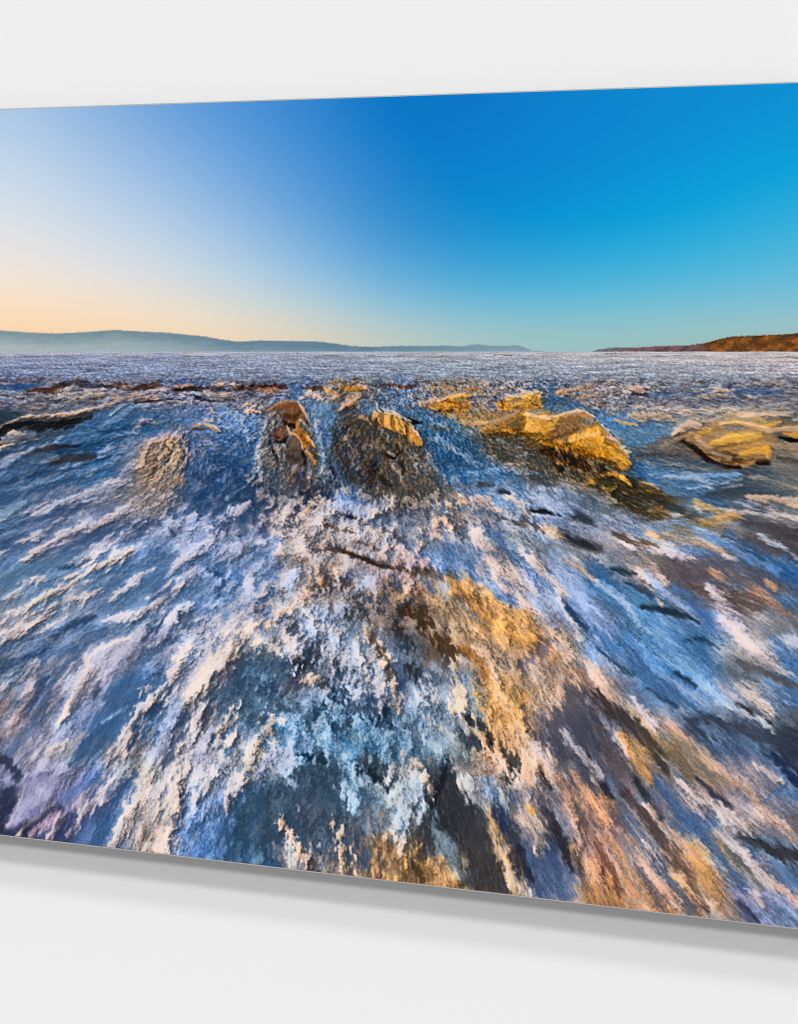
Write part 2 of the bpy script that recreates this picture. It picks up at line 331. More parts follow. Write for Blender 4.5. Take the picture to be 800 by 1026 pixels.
P 9aa6d2 .85 2 2 .5 | 222 552 236 543 252 530 262 526 258 538 246 548 240 557 232 552
S b8c0e2 .85 1.2 1 .4 | 254 548 1 264 542 2 275 536 1.4
P b9bbe0 .92 2 2 .5 | 246 572 256 570 256 586 252 602 246 620 238 634 232 632 238 608 246 590
S e0c4b8 .8 1.5 1.5 .8 | 246 604 1.5 240 620 2 233 632 2
S 3c5a84 .7 2.5 2 .8 | 205 515 5 225 505 8 245 510 6
S 2f5280 .7 4 2 .9 | 205 495 7 230 488 8
S a8a0c0 .6 2 2 1.1 | 210 530 2 225 520 3 248 506 4
S 8f9cc4 .7 2 2 .6 | 166 531 3 180 525 4 196 520 4
S 33445c .8 1.5 1 .4 | 170 530 1 176 536 1.5
# left foreground
P 82a0b8 .85 1.5 1.5 .4 | 0 512 22 500 28 503 20 512 4 520 0 522
S b8a0a4 .8 1.5 2 1 | 0 522 1.2 22 515 1.8 42 507 1.6 52 499 1
S 3a5a88 .7 2 2 .7 | 0 505 2 20 497 3 50 488 3 75 478 2
S 9f9cb0 .75 2 2 1.2 | 35 516 2 60 504 3.5 90 496 4 120 484 4
S 3e5880 .75 2 2 .7 | 0 532 3 25 524 3 50 518 3 85 505 2
S b8a4a6 .8 1.5 2 1 | 0 555 1.4 25 543 2 44 531 1.6 62 520 1
S 3f5c88 .7 2 2 .7 | 4 545 3 25 536 3 40 540 3
S a9a0b0 .8 2 2.5 1.2 | 26 563 2 45 548 5 70 536 4.5 100 522 4 130 506 3
S c8b0b0 .85 1.2 1.5 .7 | 26 562 1 42 547 1.5 60 538 1.4 85 527 1
S 3c5a86 .75 2 2 .6 | 62 552 2 90 542 3 120 530 2.5 150 520 2
S a8a0b0 .8 2 2.5 1.2 | 72 564 1.8 96 550 4 122 540 4 146 528 3
S 3c5a88 .75 2.5 2 .6 | 125 540 2 150 530 4 175 515 3
S 8f9cc8 .7 2 1.5 .6 | 110 560 1.5 128 552 3 142 548 2
P 557a9f .85 3 2 .4 | 0 574 25 566 60 555 92 545 78 560 48 574 25 582 6 596 0 594
P 4f719c .8 4 2.5 .5 | 96 584 140 556 172 546 182 560 172 588 134 612 112 622 88 608
S cbb0a0 .85 2 2.5 1.2 | 0 628 1.5 16 616 3 34 604 4 58 592 4 80 576 4 104 566 4 132 554 2.5
S c2aca4 .7 2 2.5 1.5 | 8 640 3 40 618 5 70 602 5 100 590 3
S b8a6a8 .8 1.8 2 1.1 | 8 602 1.5 20 588 3.5 32 582 3 44 580 1.5
S a8a2b4 .8 2 2 1.2 | 112 602 2 126 590 3.5 140 578 4 150 571 3
S b8aab4 .8 2 2 1.2 | 110 620 1.5 138 616 3 160 604 3.5 182 588 3.5 194 578 2
S b0b0d0 .8 2 2 .6 | 168 578 2 182 562 4 200 550 4 222 536 3
S c4bacc .85 2 2 .7 | 156 634 2 174 616 4 192 606 3.5
S 5274a4 .7 3 2 .5 | 175 600 6 200 585 8 225 575 4
S 4a6a96 .7 3 2 .6 | 150 640 3 190 622 6 215 600 6
S 4f6c94 .75 3 2 .7 | 0 652 3 40 634 3 90 628 4 110 640 6 75 665 6 40 690 6 20 705 3
S b4a2a4 .6 2 2.5 1.5 | 0 640 3 20 632 4 50 622 3
S 9a90a0 .7 2 2.5 1.4 | 0 690 3 20 676 3 40 664 3
S 35507c .7 2.5 2 .7 | 0 672 3 25 660 3 50 650 3
S a08c94 .75 3 2.5 1.2 | 0 738 4 14 722 6 28 702 6 36 684 4
S 56688e .75 3 2 .5 | 6 756 4 24 740 6 44 714 6 54 690 4
S 8c8a9c .7 2 2.5 1.5 | 48 712 3 60 690 5 76 668 4
P aaa4c2 .92 2 1.5 .5 | 84 655 100 648 122 640 142 634 162 630 175 622 165 642 140 654 118 668 108 684 96 694 78 704 64 718 72 698 88 672
S f0d8c4 .9 1.5 1 .6 | 90 664 1.2 86 680 2.2 76 698 2.8 66 712 2.2 58 726 1
S d8bcc0 .8 2 1.5 .7 | 88 660 3 90 676 4 80 696 4
S 8a7aa0 .7 1.5 1 .5 | 98 694 1.2 108 682 2 116 672 1.5 128 664 1
P 3f6798 .92 4 2 .4 | 102 702 112 684 130 672 146 668 148 684 144 700 122 738 92 764 72 766 74 748 92 724
S 7f92c4 .85 2.5 1.5 .7 | 52 752 2 68 730 5 88 714 6 100 704 3
S 8c8c98 .7 3 2 .6 | 54 762 4 70 748 6 84 738 4
S c8b09c .7 2 1.5 1 | 46 756 1.5 58 748 3 66 742 2
S 88a8d0 .8 1.5 1 .4 | 84 772 1 94 760 1.6 102 752 1
S 8fb0d8 .7 1.5 1 .4 | 102 724 .8 116 716 1.5 128 708 .8
S d0b8b4 .7 1.5 1.5 .8 | 20 770 1.2 34 758 2 48 744 2
S b49e98 .8 2.5 3 1.6 | 150 690 4 142 716 6 126 742 6 106 776 4
S bca6a0 .8 2.5 3 1.5 | 190 652 5 172 678 6 158 706 5
S 3f5478 .7 2.5 2 .8 | 186 716 3 178 740 5 166 764 4
S 8898c8 .75 2.5 2 .8 | 176 706 5 166 736 6 152 760 5
S c4b8c0 .75 2.5 2.5 1.3 | 198 700 5 194 730 5 186 760 6
S 4a6c9c .75 3 2 .8 | 145 660 6 160 650 7 178 640 5
S aaaad4 .8 2 1.5 .6 | 30 778 2 46 768 5 62 768 4 76 776 3
S 3a3f5c .8 2 1.5 .6 | 0 760 4 12 768 5 20 780 4
P 8786b0 .93 2 1.2 .4 | 22 782 40 774 60 778 62 790 52 806 38 822 20 826 6 830 4 826 16 806
S a8a0cc .7 3 1.5 .4 | 40 786 6 48 796 6
S b8a4b0 .9 1.2 .8 .4 | 26 786 1 17 806 1.8 7 828 1.4
P 3c4260 .85 2 1.5 .6 | 0 790 14 786 16 800 4 828 16 834 40 824 60 806 66 812 30 838 0 838
S dcc09a .9 1.2 1.2 .7 | 17 838 1.5 32 824 1.8 44 814 1.4 52 806 .8
S a08098 .85 2.5 1.5 .9 | 26 838 3 44 826 5 58 816 4
S a894a8 .85 1.5 2 1 | 50 838 2 62 820 2.6 78 806 2 98 786 1.6
S b09ca4 .85 1.5 2 1.2 | 68 838 2 84 816 3.5 100 798 3 112 780 2
S 3f6494 .85 3 2.5 .9 | 92 846 6 112 826 8 126 800 7 134 780 4
S 5f7fc0 .7 3 2 .7 | 62 800 4 84 784 6 100 770 5
S b8a69c .85 2.5 3 1.6 | 114 850 4 128 828 6 140 804 7 150 780 5
S e0c8b6 .85 2.5 3 1.2 | 158 862 7 162 836 8 170 810 9 180 786 8 188 770 4
S 9a8c80 .7 2 2 1.3 | 140 848 3 148 838 5 146 824 3
S 587fb8 .8 3 2.5 1 | 184 862 7 192 840 9 196 812 8 200 796 6
S b0c0e8 .8 2 2 .9 | 192 812 2 196 800 3 190 786 3
# centre foreground
S d6bca8 .85 3 3 .9 | 258 628 4 240 644 7 220 664 8 202 680 6 190 700 3
S b8aab8 .6 3 3 1.2 | 205 650 5 220 636 7 240 624 5
P 45607c .85 3 3 .7 | 256 650 272 656 286 652 292 662 286 690 282 712 254 726 224 716 206 704 222 686 240 664
S 5b8cb8 .5 3 2.5 1.1 | 244 680 5 262 672 5 270 690 5
S 363c4a .9 2.5 2 .7 | 296 678 4 306 664 7 320 650 5
S 5a5668 .7 3 2 1 | 285 690 4 300 684 6 308 680 4
S c8aa88 .85 2 2 1.3 | 308 682 4 318 682 4.5 324 690 3
S a8b0d0 .75 2 2.5 1.3 | 300 640 5 292 655 4 298 666 3
S c8b4b0 .8 2 2.5 1.4 | 286 632 6 294 648 5 300 662 3
S 98b4e0 .75 2.5 2.5 1.2 | 312 628 6 318 640 6 308 654 4
P 5c80a2 .75 6 4 1.2 | 286 704 330 696 344 720 345 745 320 760 298 752 284 730
S 6fa4d0 .5 4 3 1.2 | 296 724 8 318 740 8
S 33506c .8 3 3 .9 | 322 712 5 336 704 6 348 686 6 346 672 3
S 33465c .7 3 3 .9 | 350 708 6 372 714 7 390 716 6
S a8b0ca .7 3 3.5 1.6 | 340 634 7 352 662 9 358 692 7
S b8b0bc .7 3 3.5 1.6 | 374 690 5 380 672 8 372 652 6 384 700 6
S d0b08c .85 2 2.5 1.2 | 368 632 3 384 654 4 394 684 4 399 710 3
S 5c4838 .75 2 2 1 | 372 636 2.5 384 654 3 392 676 2.5
S 6088a8 .6 4 3 1.2 | 350 730 8 372 738 8 390 744 7
S 668cac .6 4 3 1.2 | 330 766 6 350 776 8 368 770 5
S b4a49a .8 2.5 3 1.5 | 233 712 3 228 726 5 222 738 4
S aca094 .85 3 3 1.6 | 272 720 4 264 738 7 256 756 8 246 776 6
S 3f5a78 .7 3 2 .8 | 215 740 5 228 752 7 240 742 5
S bcbce0 .9 1.8 1.2 .35 | 213 730 2.5 206 740 4.5 200 752 3
S d0c8cc .9 1.5 1.5 .4 | 216 748 3 220 744 4
S a4a4d0 .8 2 1.5 .5 | 262 772 4 272 760 4 276 752 2
P a9bce8 .95 1.5 1.2 .35 | 279 746 286 750 290 744 296 742 294 756 296 768 292 776 286 779 279 774 277 762
P 3f566c .9 4 4 .8 | 300 762 332 762 346 784 352 820 330 850 296 850 262 850 250 850 236 830 244 805 262 790 290 790
S 40607e .8 4 3 .8 | 236 862 9 246 836 14 252 808 12 260 790 6
S 3f4a52 .9 3 3 .7 | 360 764 5 376 768 8 388 784 7
S 7fa2e0 .85 2.5 2 .9 | 202 820 4 214 806 6 222 796 4
S c0b0b8 .85 2 2.5 1.3 | 226 820 2 232 804 4 236 788 4 244 776 3
S d8ccd0 .8 2 2 .9 | 198 800 3 206 788 5 214 772 4
S 7fa4c8 .8 1.5 1 .6 | 292 784 2.2 297 790 3
S cbd4dc .8 1 1 .5 | 299 806 1 300 812 1.6
S 4c5c72 .8 4 3 .8 | 300 800 12 322 826 14 340 850 14 365 860 9
P 7aa2c2 .9 2 2.5 .8 | 340 782 358 780 366 786 362 800 354 812 350 806 344 798
P acbcc0 .92 2 2.5 .7 | 390 782 402 780 408 800 406 820 398 838 394 815
S c8a68a .85 2 2.5 1.4 | 284 824 2 290 838 3 300 850 3 308 864 4 312 874 4
S a09c94 .6 2 2.5 1.4 | 292 850 2 292 868 3
S bca284 .85 2 2.5 1.4 | 334 826 3 342 842 3 346 858 4 350 878 5
S b8945c .8 2 2 1.4 | 372 884 4 382 866 5 386 844 4
S 8c7454 .7 3 3 1.6 | 378 840 4 396 850 6 410 864 7
S 7f8c98 .6 2.5 2.5 1.3 | 318 850 3 322 870 4
# centre right foreground
S 3c4450 .7 3 3 1 | 400 590 5 404 605 7 400 618 4
S 4c3826 .85 2.5 2.5 .9 | 408 612 4 420 618 7 430 626 5
S b0946c .6 3 3 1.5 | 432 602 5 446 612 8 462 622 8
S c8a284 .8 2.5 2.5 1.4 | 412 582 5 404 572 4 422 590 5
S c4a4a4 .8 3 3 1.5 | 398 556 7 416 562 9 434 570 5
S c8a890 .8 2.5 3 1.5 | 426 546 4 440 526 6 452 512 6 462 504 4
S cca898 .8 2.5 3 1.4 | 474 502 4 486 504 6 494 512 3
S c4aca0 .8 2.5 2.5 1.4 | 514 500 3 524 508 5 532 516 4
S b07a54 .8 2 2 1.2 | 452 498 2 460 496 3 466 502 2
S 5d83ba .75 4 3 1.2 | 438 560 6 462 572 8 490 586 8 514 602 7
S 4c5a74 .7 3 2.5 1 | 446 528 5 462 532 6 480 528 5
S 5178b0 .7 3 2.5 1 | 490 530 6 512 550 7 536 570 7 556 592 6
S bca29a .85 3 3.5 1.6 | 478 538 4 492 556 7 508 576 8 524 596 8 532 612 6
S c0a49a .8 2.5 3 1.5 | 526 556 3 540 566 5 556 578 6 566 596 4
S 2b2c30 .95 1.2 1.2 .4 | 533 512 1.6 545 513 3 562 516 1.4
P 333f4c .92 2 1.5 .4 | 566 512 580 513 594 520 598 526 586 526 572 520
P 33383e .92 2 1.5 .5 | 562 532 576 537 592 542 604 548 606 554 590 552 574 546 564 540
S 57504e .85 2 2 .7 | 504 519 2 524 525 4 546 530 3
S 38383c .9 1.5 1 .5 | 502 492 3 510 494 2
S 4a4a50 .8 1.5 1 .5 | 482 485 3 494 486 2
S 9db4e0 .85 2.5 1.5 .5 | 544 500 3 556 508 5 572 514 3
P 86a2dc .88 3 2 .45 | 552 552 566 558 586 586 604 612 620 640 600 640 584 618 566 588 556 570
S d2ac7c .9 1.5 1.5 .7 | 544 529 2.5 554 531 4 562 538 3.5
S cba47c .9 1.5 1.5 .7 | 562 561 2 576 566 4 588 574 3 600 585 1.5
S 6f5c48 .8 2 1.5 .8 | 414 572 2 434 576 4 452 580 4
P d69e48 .95 2.5 2 .7 | 450 576 466 578 486 590 502 604 520 612 536 618 546 628 540 640 520 632 496 622 470 606 452 590
S f0bc5c .9 2 1.5 .5 | 480 588 2 498 602 3 514 612 4 532 618 3.5
S 8a6430 .75 2.5 2 1 | 458 588 3 480 606 5 500 622 4
S 55402e .88 3 3 .9 | 424 628 4 438 640 7 452 650 7 470 656 5
S 3a3c40 .85 2.5 2 .7 | 412 668 4 418 676 6
S a87226 .92 2.5 2.5 1 | 464 648 3 478 662 5 488 680 5.5 498 698 6 506 712 5
S d8a048 .92 3 2.5 .9 | 500 632 7 516 640 9 532 642 8
S f0bc54 .85 2 2 .7 | 520 630 4 532 638 4
P d4ac7c .93 3 3 1 | 486 680 506 680 520 700 528 724 540 744 556 762 562 778 552 782 540 776 534 790 526 784 518 760 508 748 504 724 494 708
S ecbc62 .9 3 2 .7 | 512 690 4 518 706 6 520 722 5
S b88a40 .7 3 2 1 | 500 706 5 508 722 5
S ccb2b0 .88 2 2 .8 | 534 744 5 548 760 5 556 774 3
S cba47c .85 2.5 3 1.1 | 552 632 3 562 650 5 572 668 5 580 686 3
S d0aea0 .7 2.5 3 1.2 | 575 648 3 592 668 4 600 680 4
S 6c6070 .85 3 3 .9 | 522 670 5 534 660 7 548 648 6 556 640 3
P b8987c .6 3 3 1.3 | 546 676 570 676 564 706 552 720 540 700
P 5a5866 .75 3 3 .6 | 562 706 572 690 588 684 604 700 620 740 640 790 600 800 570 790 558 764 546 744 550 722
S 8a6c60 .85 3 2.5 .7 | 576 668 3 592 684 6 608 706 6
S 353a40 .9 2.5 2.5 .6 | 506 754 3 512 764 6 514 780 5
S 384450 .85 3 3 .7 | 450 762 4 452 776 7 446 792 8
S 3a4458 .9 2.5 2.5 .7 | 464 736 3 474 742 6 486 750 4
S c6b494 .85 2 2.5 1.2 | 450 656 2.5 458 680 4 460 702 4.5 454 720 3
S 6c88ac .6 3 3 1.2 | 466 682 5 474 704 7 482 730 5
S b8b0b0 .6 3 3 1.3 | 430 684 4 434 706 5 440 726 5
S b8a08c .7 2.5 2.5 1.3 | 414 762 3 416 774 5 424 780 4
S 4c5c74 .7 3 3 .9 | 410 728 5 420 738 7 418 750 4
S 303034 .8 2.5 2.5 .7 | 468 718 2 484 730 3 492 742 2
P 9cb2ca .9 3 3 .8 | 398 782 424 776 428 790 420 812 412 836 404 848 396 842 400 815
S ccb094 .85 1.5 2 1.2 | 396 836 2 401 846 3 404 854 2
S c4ac94 .8 2 2.5 1.2 | 426 778 3 432 788 3 430 796 1.5
P 46484e .88 3 3 .75 | 438 778 458 782 466 800 480 814 490 830 496 852 504 874 516 900 480 896 462 888 466 866 458 840 446 826 436 846 424 858 414 852 420 824 430 802
S 5a7284 .75 3.5 3 .9 | 434 818 5 442 840 7 454 862 6 462 876 4
S c09860 .85 2.5 2.5 1.2 | 434 862 3 442 874 6 450 886 6 456 892 3
S bc9850 .8 1.8 2 1.4 | 398 886 2 404 872 3 412 862 3 420 850 2
S 4a3c2c .7 2 2 1.2 | 424 882 3 418 870 3
P b0acb2 .9 2 2.5 1 | 458 780 474 780 486 796 494 808 488 814 474 804 462 796
P 7490b4 .9 2 2.5 .8 | 478 778 500 778 508 796 510 812 502 808 488 796
S ccc4c0 .8 1.5 1.5 .7 | 498 784 1.5 504 796 2 508 810 1
S ccb086 .92 2 2 .9 | 490 812 2.5 494 828 3.5 502 848 4 510 866 5 518 886 7 522 900 7
S e0bc80 .8 1.5 1.5 .7 | 492 820 1.5 500 842 2 512 868 2
S 35466c .88 3 2.5 .8 | 500 812 5 508 828 6 520 850 5
P a89284 .88 2.5 3 1.1 | 522 806 536 806 546 822 550 844 546 860 536 852 532 834 522 820
S cc9430 .92 1.5 1.5 .8 | 530 806 2 534 814 3.5
P 50648a .85 3.5 3 .8 | 528 856 546 864 562 856 580 876 584 904 560 902 538 898 526 876
P 3b3a42 .85 3 3 .7 | 548 812 560 824 582 850 584 872 574 872 560 850 550 838
S ccb2a4 .88 1.5 1.8 .8 | 536 780 1.5 544 790 2.5 551 800 1.5
S 707c90 .7 3 2.5 .8 | 548 790 4 560 812 5 570 836 3
S ac8874 .8 2.5 3 1.1 | 560 780 3 570 804 4 580 826 3
S b88c6c .8 2.5 3 1 | 576 776 4 590 804 6 606 832 7 620 852 5
S d09a68 .8 1.8 2 .8 | 590 790 1.5 600 806 3 610 826 3
S 80645c .8 3 3 1 | 586 826 4 600 850 5 612 872 4
S c09468 .8 3 3 1 | 576 848 3 586 870 6 596 892 7 606 908 7
# right foreground
P 48402f .7 3 2 1.4 | 600 480 640 478 690 512 660 522 620 508
S dcac4c .95 1.6 1.5 .6 | 698 502 2 708 507 4 720 512 3
S d4a65a .95 1.8 1.5 .6 | 720 517 3 732 518 4.5 740 518 3
S b8944e .85 2 2 1 | 690 516 2 706 524 3.5 718 524 2.5
S 44505c .8 2 1.5 .7 | 672 508 3 690 516 4 700 520 3
P 46525c .8 2 1 .35 | 702 498 718 489 745 487 768 491 790 496 770 499 735 498 715 499
S bfa288 .9 2 1.5 .6 | 752 500 3 764 500 3.5 776 500 3 790 502 4 812 506 4
P 48464c .8 3 2 .4 | 738 521 752 518 780 522 802 528 860 540 860 558 800 546 770 536 748 530
S b8a8b0 .7 2 2 .9 | 750 508 3 772 512 4 800 520 4
S 7c8cac .7 2 2 .8 | 740 504 2 760 506 2
S a8b6d0 .88 1.5 2 .9 | 760 534 1.5 774 544 3 788 552 2.5 810 566 2.4
S 3464a0 .7 3 2 .6 | 730 534 3 760 555 5 800 575 7
S cda272 .92 1.8 2 .7 | 648 533 1.5 668 536 2.5 690 542 3.6 712 548 3.6 730 552 2 748 555 1
S c8b2ba .85 2 2 .9 | 630 544 2 654 550 4 680 557 3.5 700 560 1.5
S d0b0a0 .85 1.5 1.5 .7 | 726 556 1.5 738 559 2.2
S 62452f .7 2 2 .8 | 616 536 3 636 542 3 660 548 2
S 5a90d0 .88 2.5 2 .6 | 676 520 1.5 700 530 2.5 722 542 4 750 558 5 780 574 4
S 98b4dc .8 1.8 1.8 .6 | 700 531 1.2 730 540 2 752 552 1.2
P 625c64 .8 3 2.5 .5 | 662 558 690 558 730 560 766 568 790 586 810 600 780 596 745 584 712 580 686 588 670 580
S a87650 .88 2 2 1 | 714 572 2 732 578 3 750 588 4 768 600 4 790 614 3
S d8a270 .9 1.5 1.5 .7 | 768 582 1.5 776 588 2.5
S 6a5a5a .75 3 2.5 .8 | 700 590 5 730 598 7 760 612 6
S 2c4250 .88 2 1.5 .5 | 614 570 3 626 573 4 638 575 2
S 2f3f50 .9 1.8 1.2 .4 | 645 608 2.5 664 611 3.6 684 616 3 702 622 2
S 8cb2e6 .85 2.5 1.5 .45 | 600 584 4 616 594 4.5 632 612 4 644 632 3
S 68789a .7 3.5 2.5 .7 | 600 604 7 612 620 8
S 8ea6da .85 2.5 2 .6 | 648 574 2 664 592 4 682 608 3 704 624 2
S d0b4a8 .85 1.8 1.8 .9 | 644 556 1.5 658 570 3 668 584 2.5
S c2aebc .88 3 2.5 .9 | 712 590 3 724 604 6 736 624 8 750 644 5
S 3f6cae .75 3 2 .6 | 680 590 5 700 606 6 712 624 6
S 3c689c .7 3 2 .8 | 600 634 6 630 660 8 660 686 8 690 706 6
P 6a9cd0 .85 3.5 2 .6 | 632 628 664 628 690 654 722 680 748 704 738 710 702 690 668 664
S 28405c .85 1.8 1.5 .5 | 678 674 1.5 690 682 3 698 688 1.5
S 2c4666 .8 2 2 .6 | 690 640 2 706 640 3 722 650 2
P cbb4b4 .92 2 1.5 .6 | 730 628 744 632 762 648 780 664 794 676 786 678 768 668 748 656 738 644
S e0ccc0 .8 1.5 1.2 .5 | 736 632 1.5 752 644 2.5 770 660 1.5
S 5c5c62 .9 2 1.5 .5 | 740 662 2 760 672 4 784 682 4 810 692 3
S b8acc0 .88 2.5 1.5 .5 | 718 680 2.5 728 692 5 742 704 4
S ceb6aa .92 1.8 2 .8 | 742 686 2 754 698 4 768 708 4 778 718 2
S 44444a .92 1.8 1.5 .5 | 740 705 2 752 712 3 764 718 4 772 724 2
S aaaeb8 .85 2 2 .8 | 730 708 1.5 748 716 3 764 722 3.5 776 732 2
S b0b0cc .85 2 1.5 .6 | 788 636 3 800 644 5 820 652 4
S 3f70ac .7 3 2 .6 | 775 640 4 790 660 5 820 680 6
S 8aa8d8 .7 1.8 1.8 .6 | 762 690 1.5 784 700 2 810 712 2
P 454c5e .92 3 2.5 .6 | 688 716 716 716 744 724 778 732 800 728 860 740 860 800 804 788 784 762 750 746 712 742 690 736
S 5d7ca4 .75 3.5 2.5 .7 | 704 728 4 730 738 7 756 748 6 780 762 4
S cdb4b0 .8 1.8 1.8 .8 | 756 766 1.5 770 774 3 784 784 2
P c8a488 .9 3 2.5 .9 | 596 672 612 684 632 704 656 722 662 732 646 732 630 722 612 706 598 692
S d8c4cc .88 1.8 1.5 .7 | 636 700 1.5 648 714 3.5 658 726 3.5
S 4b4444 .9 3 2.5 .7 | 598 698 5 616 712 7 636 728 7 654 748 6 668 772 5
S 6a6068 .75 3 2.5 .8 | 600 730 6 616 756 8 630 790 8
P a48460 .8 3 1.8 .5 | 664 726 674 724 700 746 724 768 738 786 712 790 690 776 672 752
S d8ac8c .9 1.8 1.5 .6 | 670 724 1.2 688 738 2.5 706 754 3 724 772 3.4 738 788 3
S ce9c50 .92 1.8 2 .7 | 625 736 1.5 632 754 4 642 768 4 652 784 2
S 7d6a4c .6 3 2 .7 | 676 756 6 694 778 6
S 2c3c60 .85 2.5 2 .6 | 776 756 3 790 772 5 810 790 6
S 4470a8 .8 2.5 2 .6 | 770 800 2 786 790 4 810 806 6
S bca8a4 .8 2.5 3 1.2 | 680 786 4 706 804 6 728 816 6 752 828 4
S b89a88 .85 2.5 3 1.1 | 738 784 5 758 802 5 778 824 5 800 844 4
S 46689a .88 3 2.5 .7 | 660 782 5 676 806 6 700 834 7 720 858 6 744 888 5
S 5a6a8a .8 3 2.5 .8 | 612 782 5 628 816 5 648 850 5 672 884 5 692 912 4
S 5a4a48 .85 3 2.5 .7 | 630 794 4 648 820 6 670 850 6 690 880 6 708 908 6
S c8a696 .85 2 2.5 1 | 650 806 2 664 826 4 680 844 4 690 856 2
S c8aca8 .8 1.8 2 1.2 | 646 844 2 656 856 3 664 868 2
P b8946c .85 3 1.8 .6 | 676 846 690 850 706 866 722 884 738 910 744 924 726 920 712 906 696 882
S eaba62 .92 2.5 1.5 .4 | 694 860 3 706 874 5 716 888 4 724 898 2
P be9468 .85 3 2.5 .8 | 616 846 630 860 646 886 660 908 658 916 636 912 624 886
S b89078 .75 2.5 2.5 1 | 632 840 4 656 876 5 680 906 6
S 7a5040 .8 2.5 2.5 .9 | 600 846 4 610 868 5 622 894 5
P b8a2a4 .9 2.5 2.5 .9 | 718 826 732 834 752 850 768 872 782 896 770 892 752 872 734 852
S 44444a .9 2.2 2 .6 | 742 836 2 758 844 5 780 852 6 812 864 7
S 5a80b0 .88 2.5 2 .5 | 776 864 3 792 880 5 812 900 6
S 6c665e .8 2 2 .7 | 720 840 2 740 862 3 764 892 3
S c09c8c .9 2 2 .9 | 774 878 2 786 892 4 800 904 5 814 916 5
S 8088b4 .88 2.5 2 .7 | 730 886 3 746 902 5 764 920 5 776 930 3
S 343a54 .85 2 1.5 .5 | 742 904 2 752 914 2.5 760 922 1.5
S b8acb0 .88 1.5 1.8 .8 | 746 890 1.5 756 898 3 764 908 2
S 5c7098 .8 2.5 2 .6 | 766 898 4 784 914 5 804 930 5
# boulders and mounds, second pass
S 8a5a36 .8 2 .4 .25 | 286 406 3 296 407 3
S 5c3a26 .8 2 .4 .25 | 286 417 2.5 296 419 3 302 414 2
S a8724a .7 1.2 .3 .3 | 279 408 1 284 405 1.2 290 404 1
S 8c5a44 .8 1.2 .4 .3 | 279 431 1.5 283 434 1.6
S 552e22 .8 1.2 .4 .3 | 277 438 1.4 281 439 1.4
S 7e6652 .8 2 .4 .25 | 296 441 2.5 298 448 2
S 4c3e3c .8 2 .4 .25 | 291 458 2.5 299 461 2.5
S c8a488 .8 .8 .8 .8 | 273 421 1 275 427 1 272 431 1
S b09884 .7 1 1 1 | 284 444 1 287 450 1.2 284 458 1
S 8c96a8 .6 1.5 1.5 1 | 262 442 2 260 460 3 262 476 3
S 98887c .6 1.5 1.5 1.2 | 276 446 2 280 456 2 284 470 3
S c8a890 .7 .8 1 1 | 309 478 .8 312 486 1 306 492 1
S 8a8078 .5 2 1.5 1.3 | 296 470 3 310 474 3 318 484 3
# left of centre mound, shadow hollows
S 2f4a70 .6 3 2 .7 | 240 500 5 255 488 6 250 470 3
S 7f9cc6 .5 2.5 1.5 .8 | 222 414 2 235 412 2.5 246 418 2
S 6a86b4 .5 2.5 2 1 | 214 446 3 228 442 3 240 452 3
S 8a8aa0 .5 2 1.5 1 | 192 462 2 196 450 3 206 444 2
# second mound flutes and crest
S e2b070 .9 .8 .6 .6 | 376 412 1 379 418 1 381 424 .8
S 8a5c28 .85 .8 .5 .5 | 384 412 .6 384 420 1 385 428 1
S f0b858 .9 .8 .5 .5 | 389 413 1 390 421 1.6 390 428 1.2
S 94682c .85 .8 .5 .5 | 394 415 .7 395 424 1.2 396 432 1
S f2b850 .9 .8 .5 .5 | 402 418 1 404 426 1.6 406 434 1.2
S 94682c .85 .8 .5 .5 | 407 422 .7 409 430 1 410 438 1
S d89838 .9 .8 .5 .5 | 413 428 1 416 436 1.8 420 444 1.6
S e8c8a0 .85 .7 .5 .5 | 384 410 .7 394 412 .8 404 417 .7 412 422 .7
S 9c8468 .5 2.5 1.5 1.3 | 384 432 3 392 440 3 404 444 3
S 6c5c4e .6 2.5 1.5 1.3 | 352 420 3 362 418 3 372 424 3
S b08c64 .8 1 .8 .9 | 360 417 1 368 420 1.5 372 425 1
S 7c7678 .5 2.5 1.5 1.3 | 350 440 4 358 452 4 356 470 4
S 6f645c .5 2.5 1.5 1.3 | 398 470 5 412 482 5 420 492 4
S 8f8274 .5 2 1.5 1.3 | 412 452 3 420 462 3 432 474 2.5
S 5c84b4 .7 1.2 .8 .5 | 331 414 1.5 327 430 2 329 446 2
S 7ea2cc .5 2 1 .5 | 314 410 3 322 412 4 330 408 3
S 3c628e .5 2 1 .6 | 324 430 3 324 450 4
# big golden mound
S 6c4a20 .8 1.5 1 .9 | 500 434 1.5 515 435 2 528 436 2
S f4c468 .85 1 .6 .4 | 530 416 1 545 419 1.2 560 418 1
S c8a070 .85 1 .6 .4 | 566 417 1 576 413 1.2 586 412 1 595 418 1
S b87a20 .7 1.2 1.2 .9 | 575 446 1.5 590 450 2 602 456 2
S f6c050 .8 1 .8 .7 | 582 436 1.5 596 434 2 604 440 2
S 6a4a1e .8 1.2 1.2 1 | 604 460 1.5 614 464 2 622 470 2
S 3c2c1c .7 2 1.5 1.2 | 604 470 3 614 478 3
S 8c8478 .5 2 1.5 1.4 | 500 442 3 515 450 4 528 458 4
S a88a5c .6 1.5 1.5 1.3 | 470 426 2 455 420 2 445 414 2
# third pass: forms in the middle distance
S 2c4468 .7 2 1.5 .8 | 0 456 2 20 452 2 36 444 2
S 26486e .6 2.5 2 .8 | 60 452 3 90 447 4 125 440 3
S 89a2c4 .7 1 1.5 .6 | 60 470 .8 92 462 1 128 450 1 142 440 .8
S 89a2c4 .7 1 1.5 .6 | 20 482 1 52 472 1 84 466 1
S 31517e .7 2 1.5 .8 | 30 478 1.5 70 470 2 110 458 2
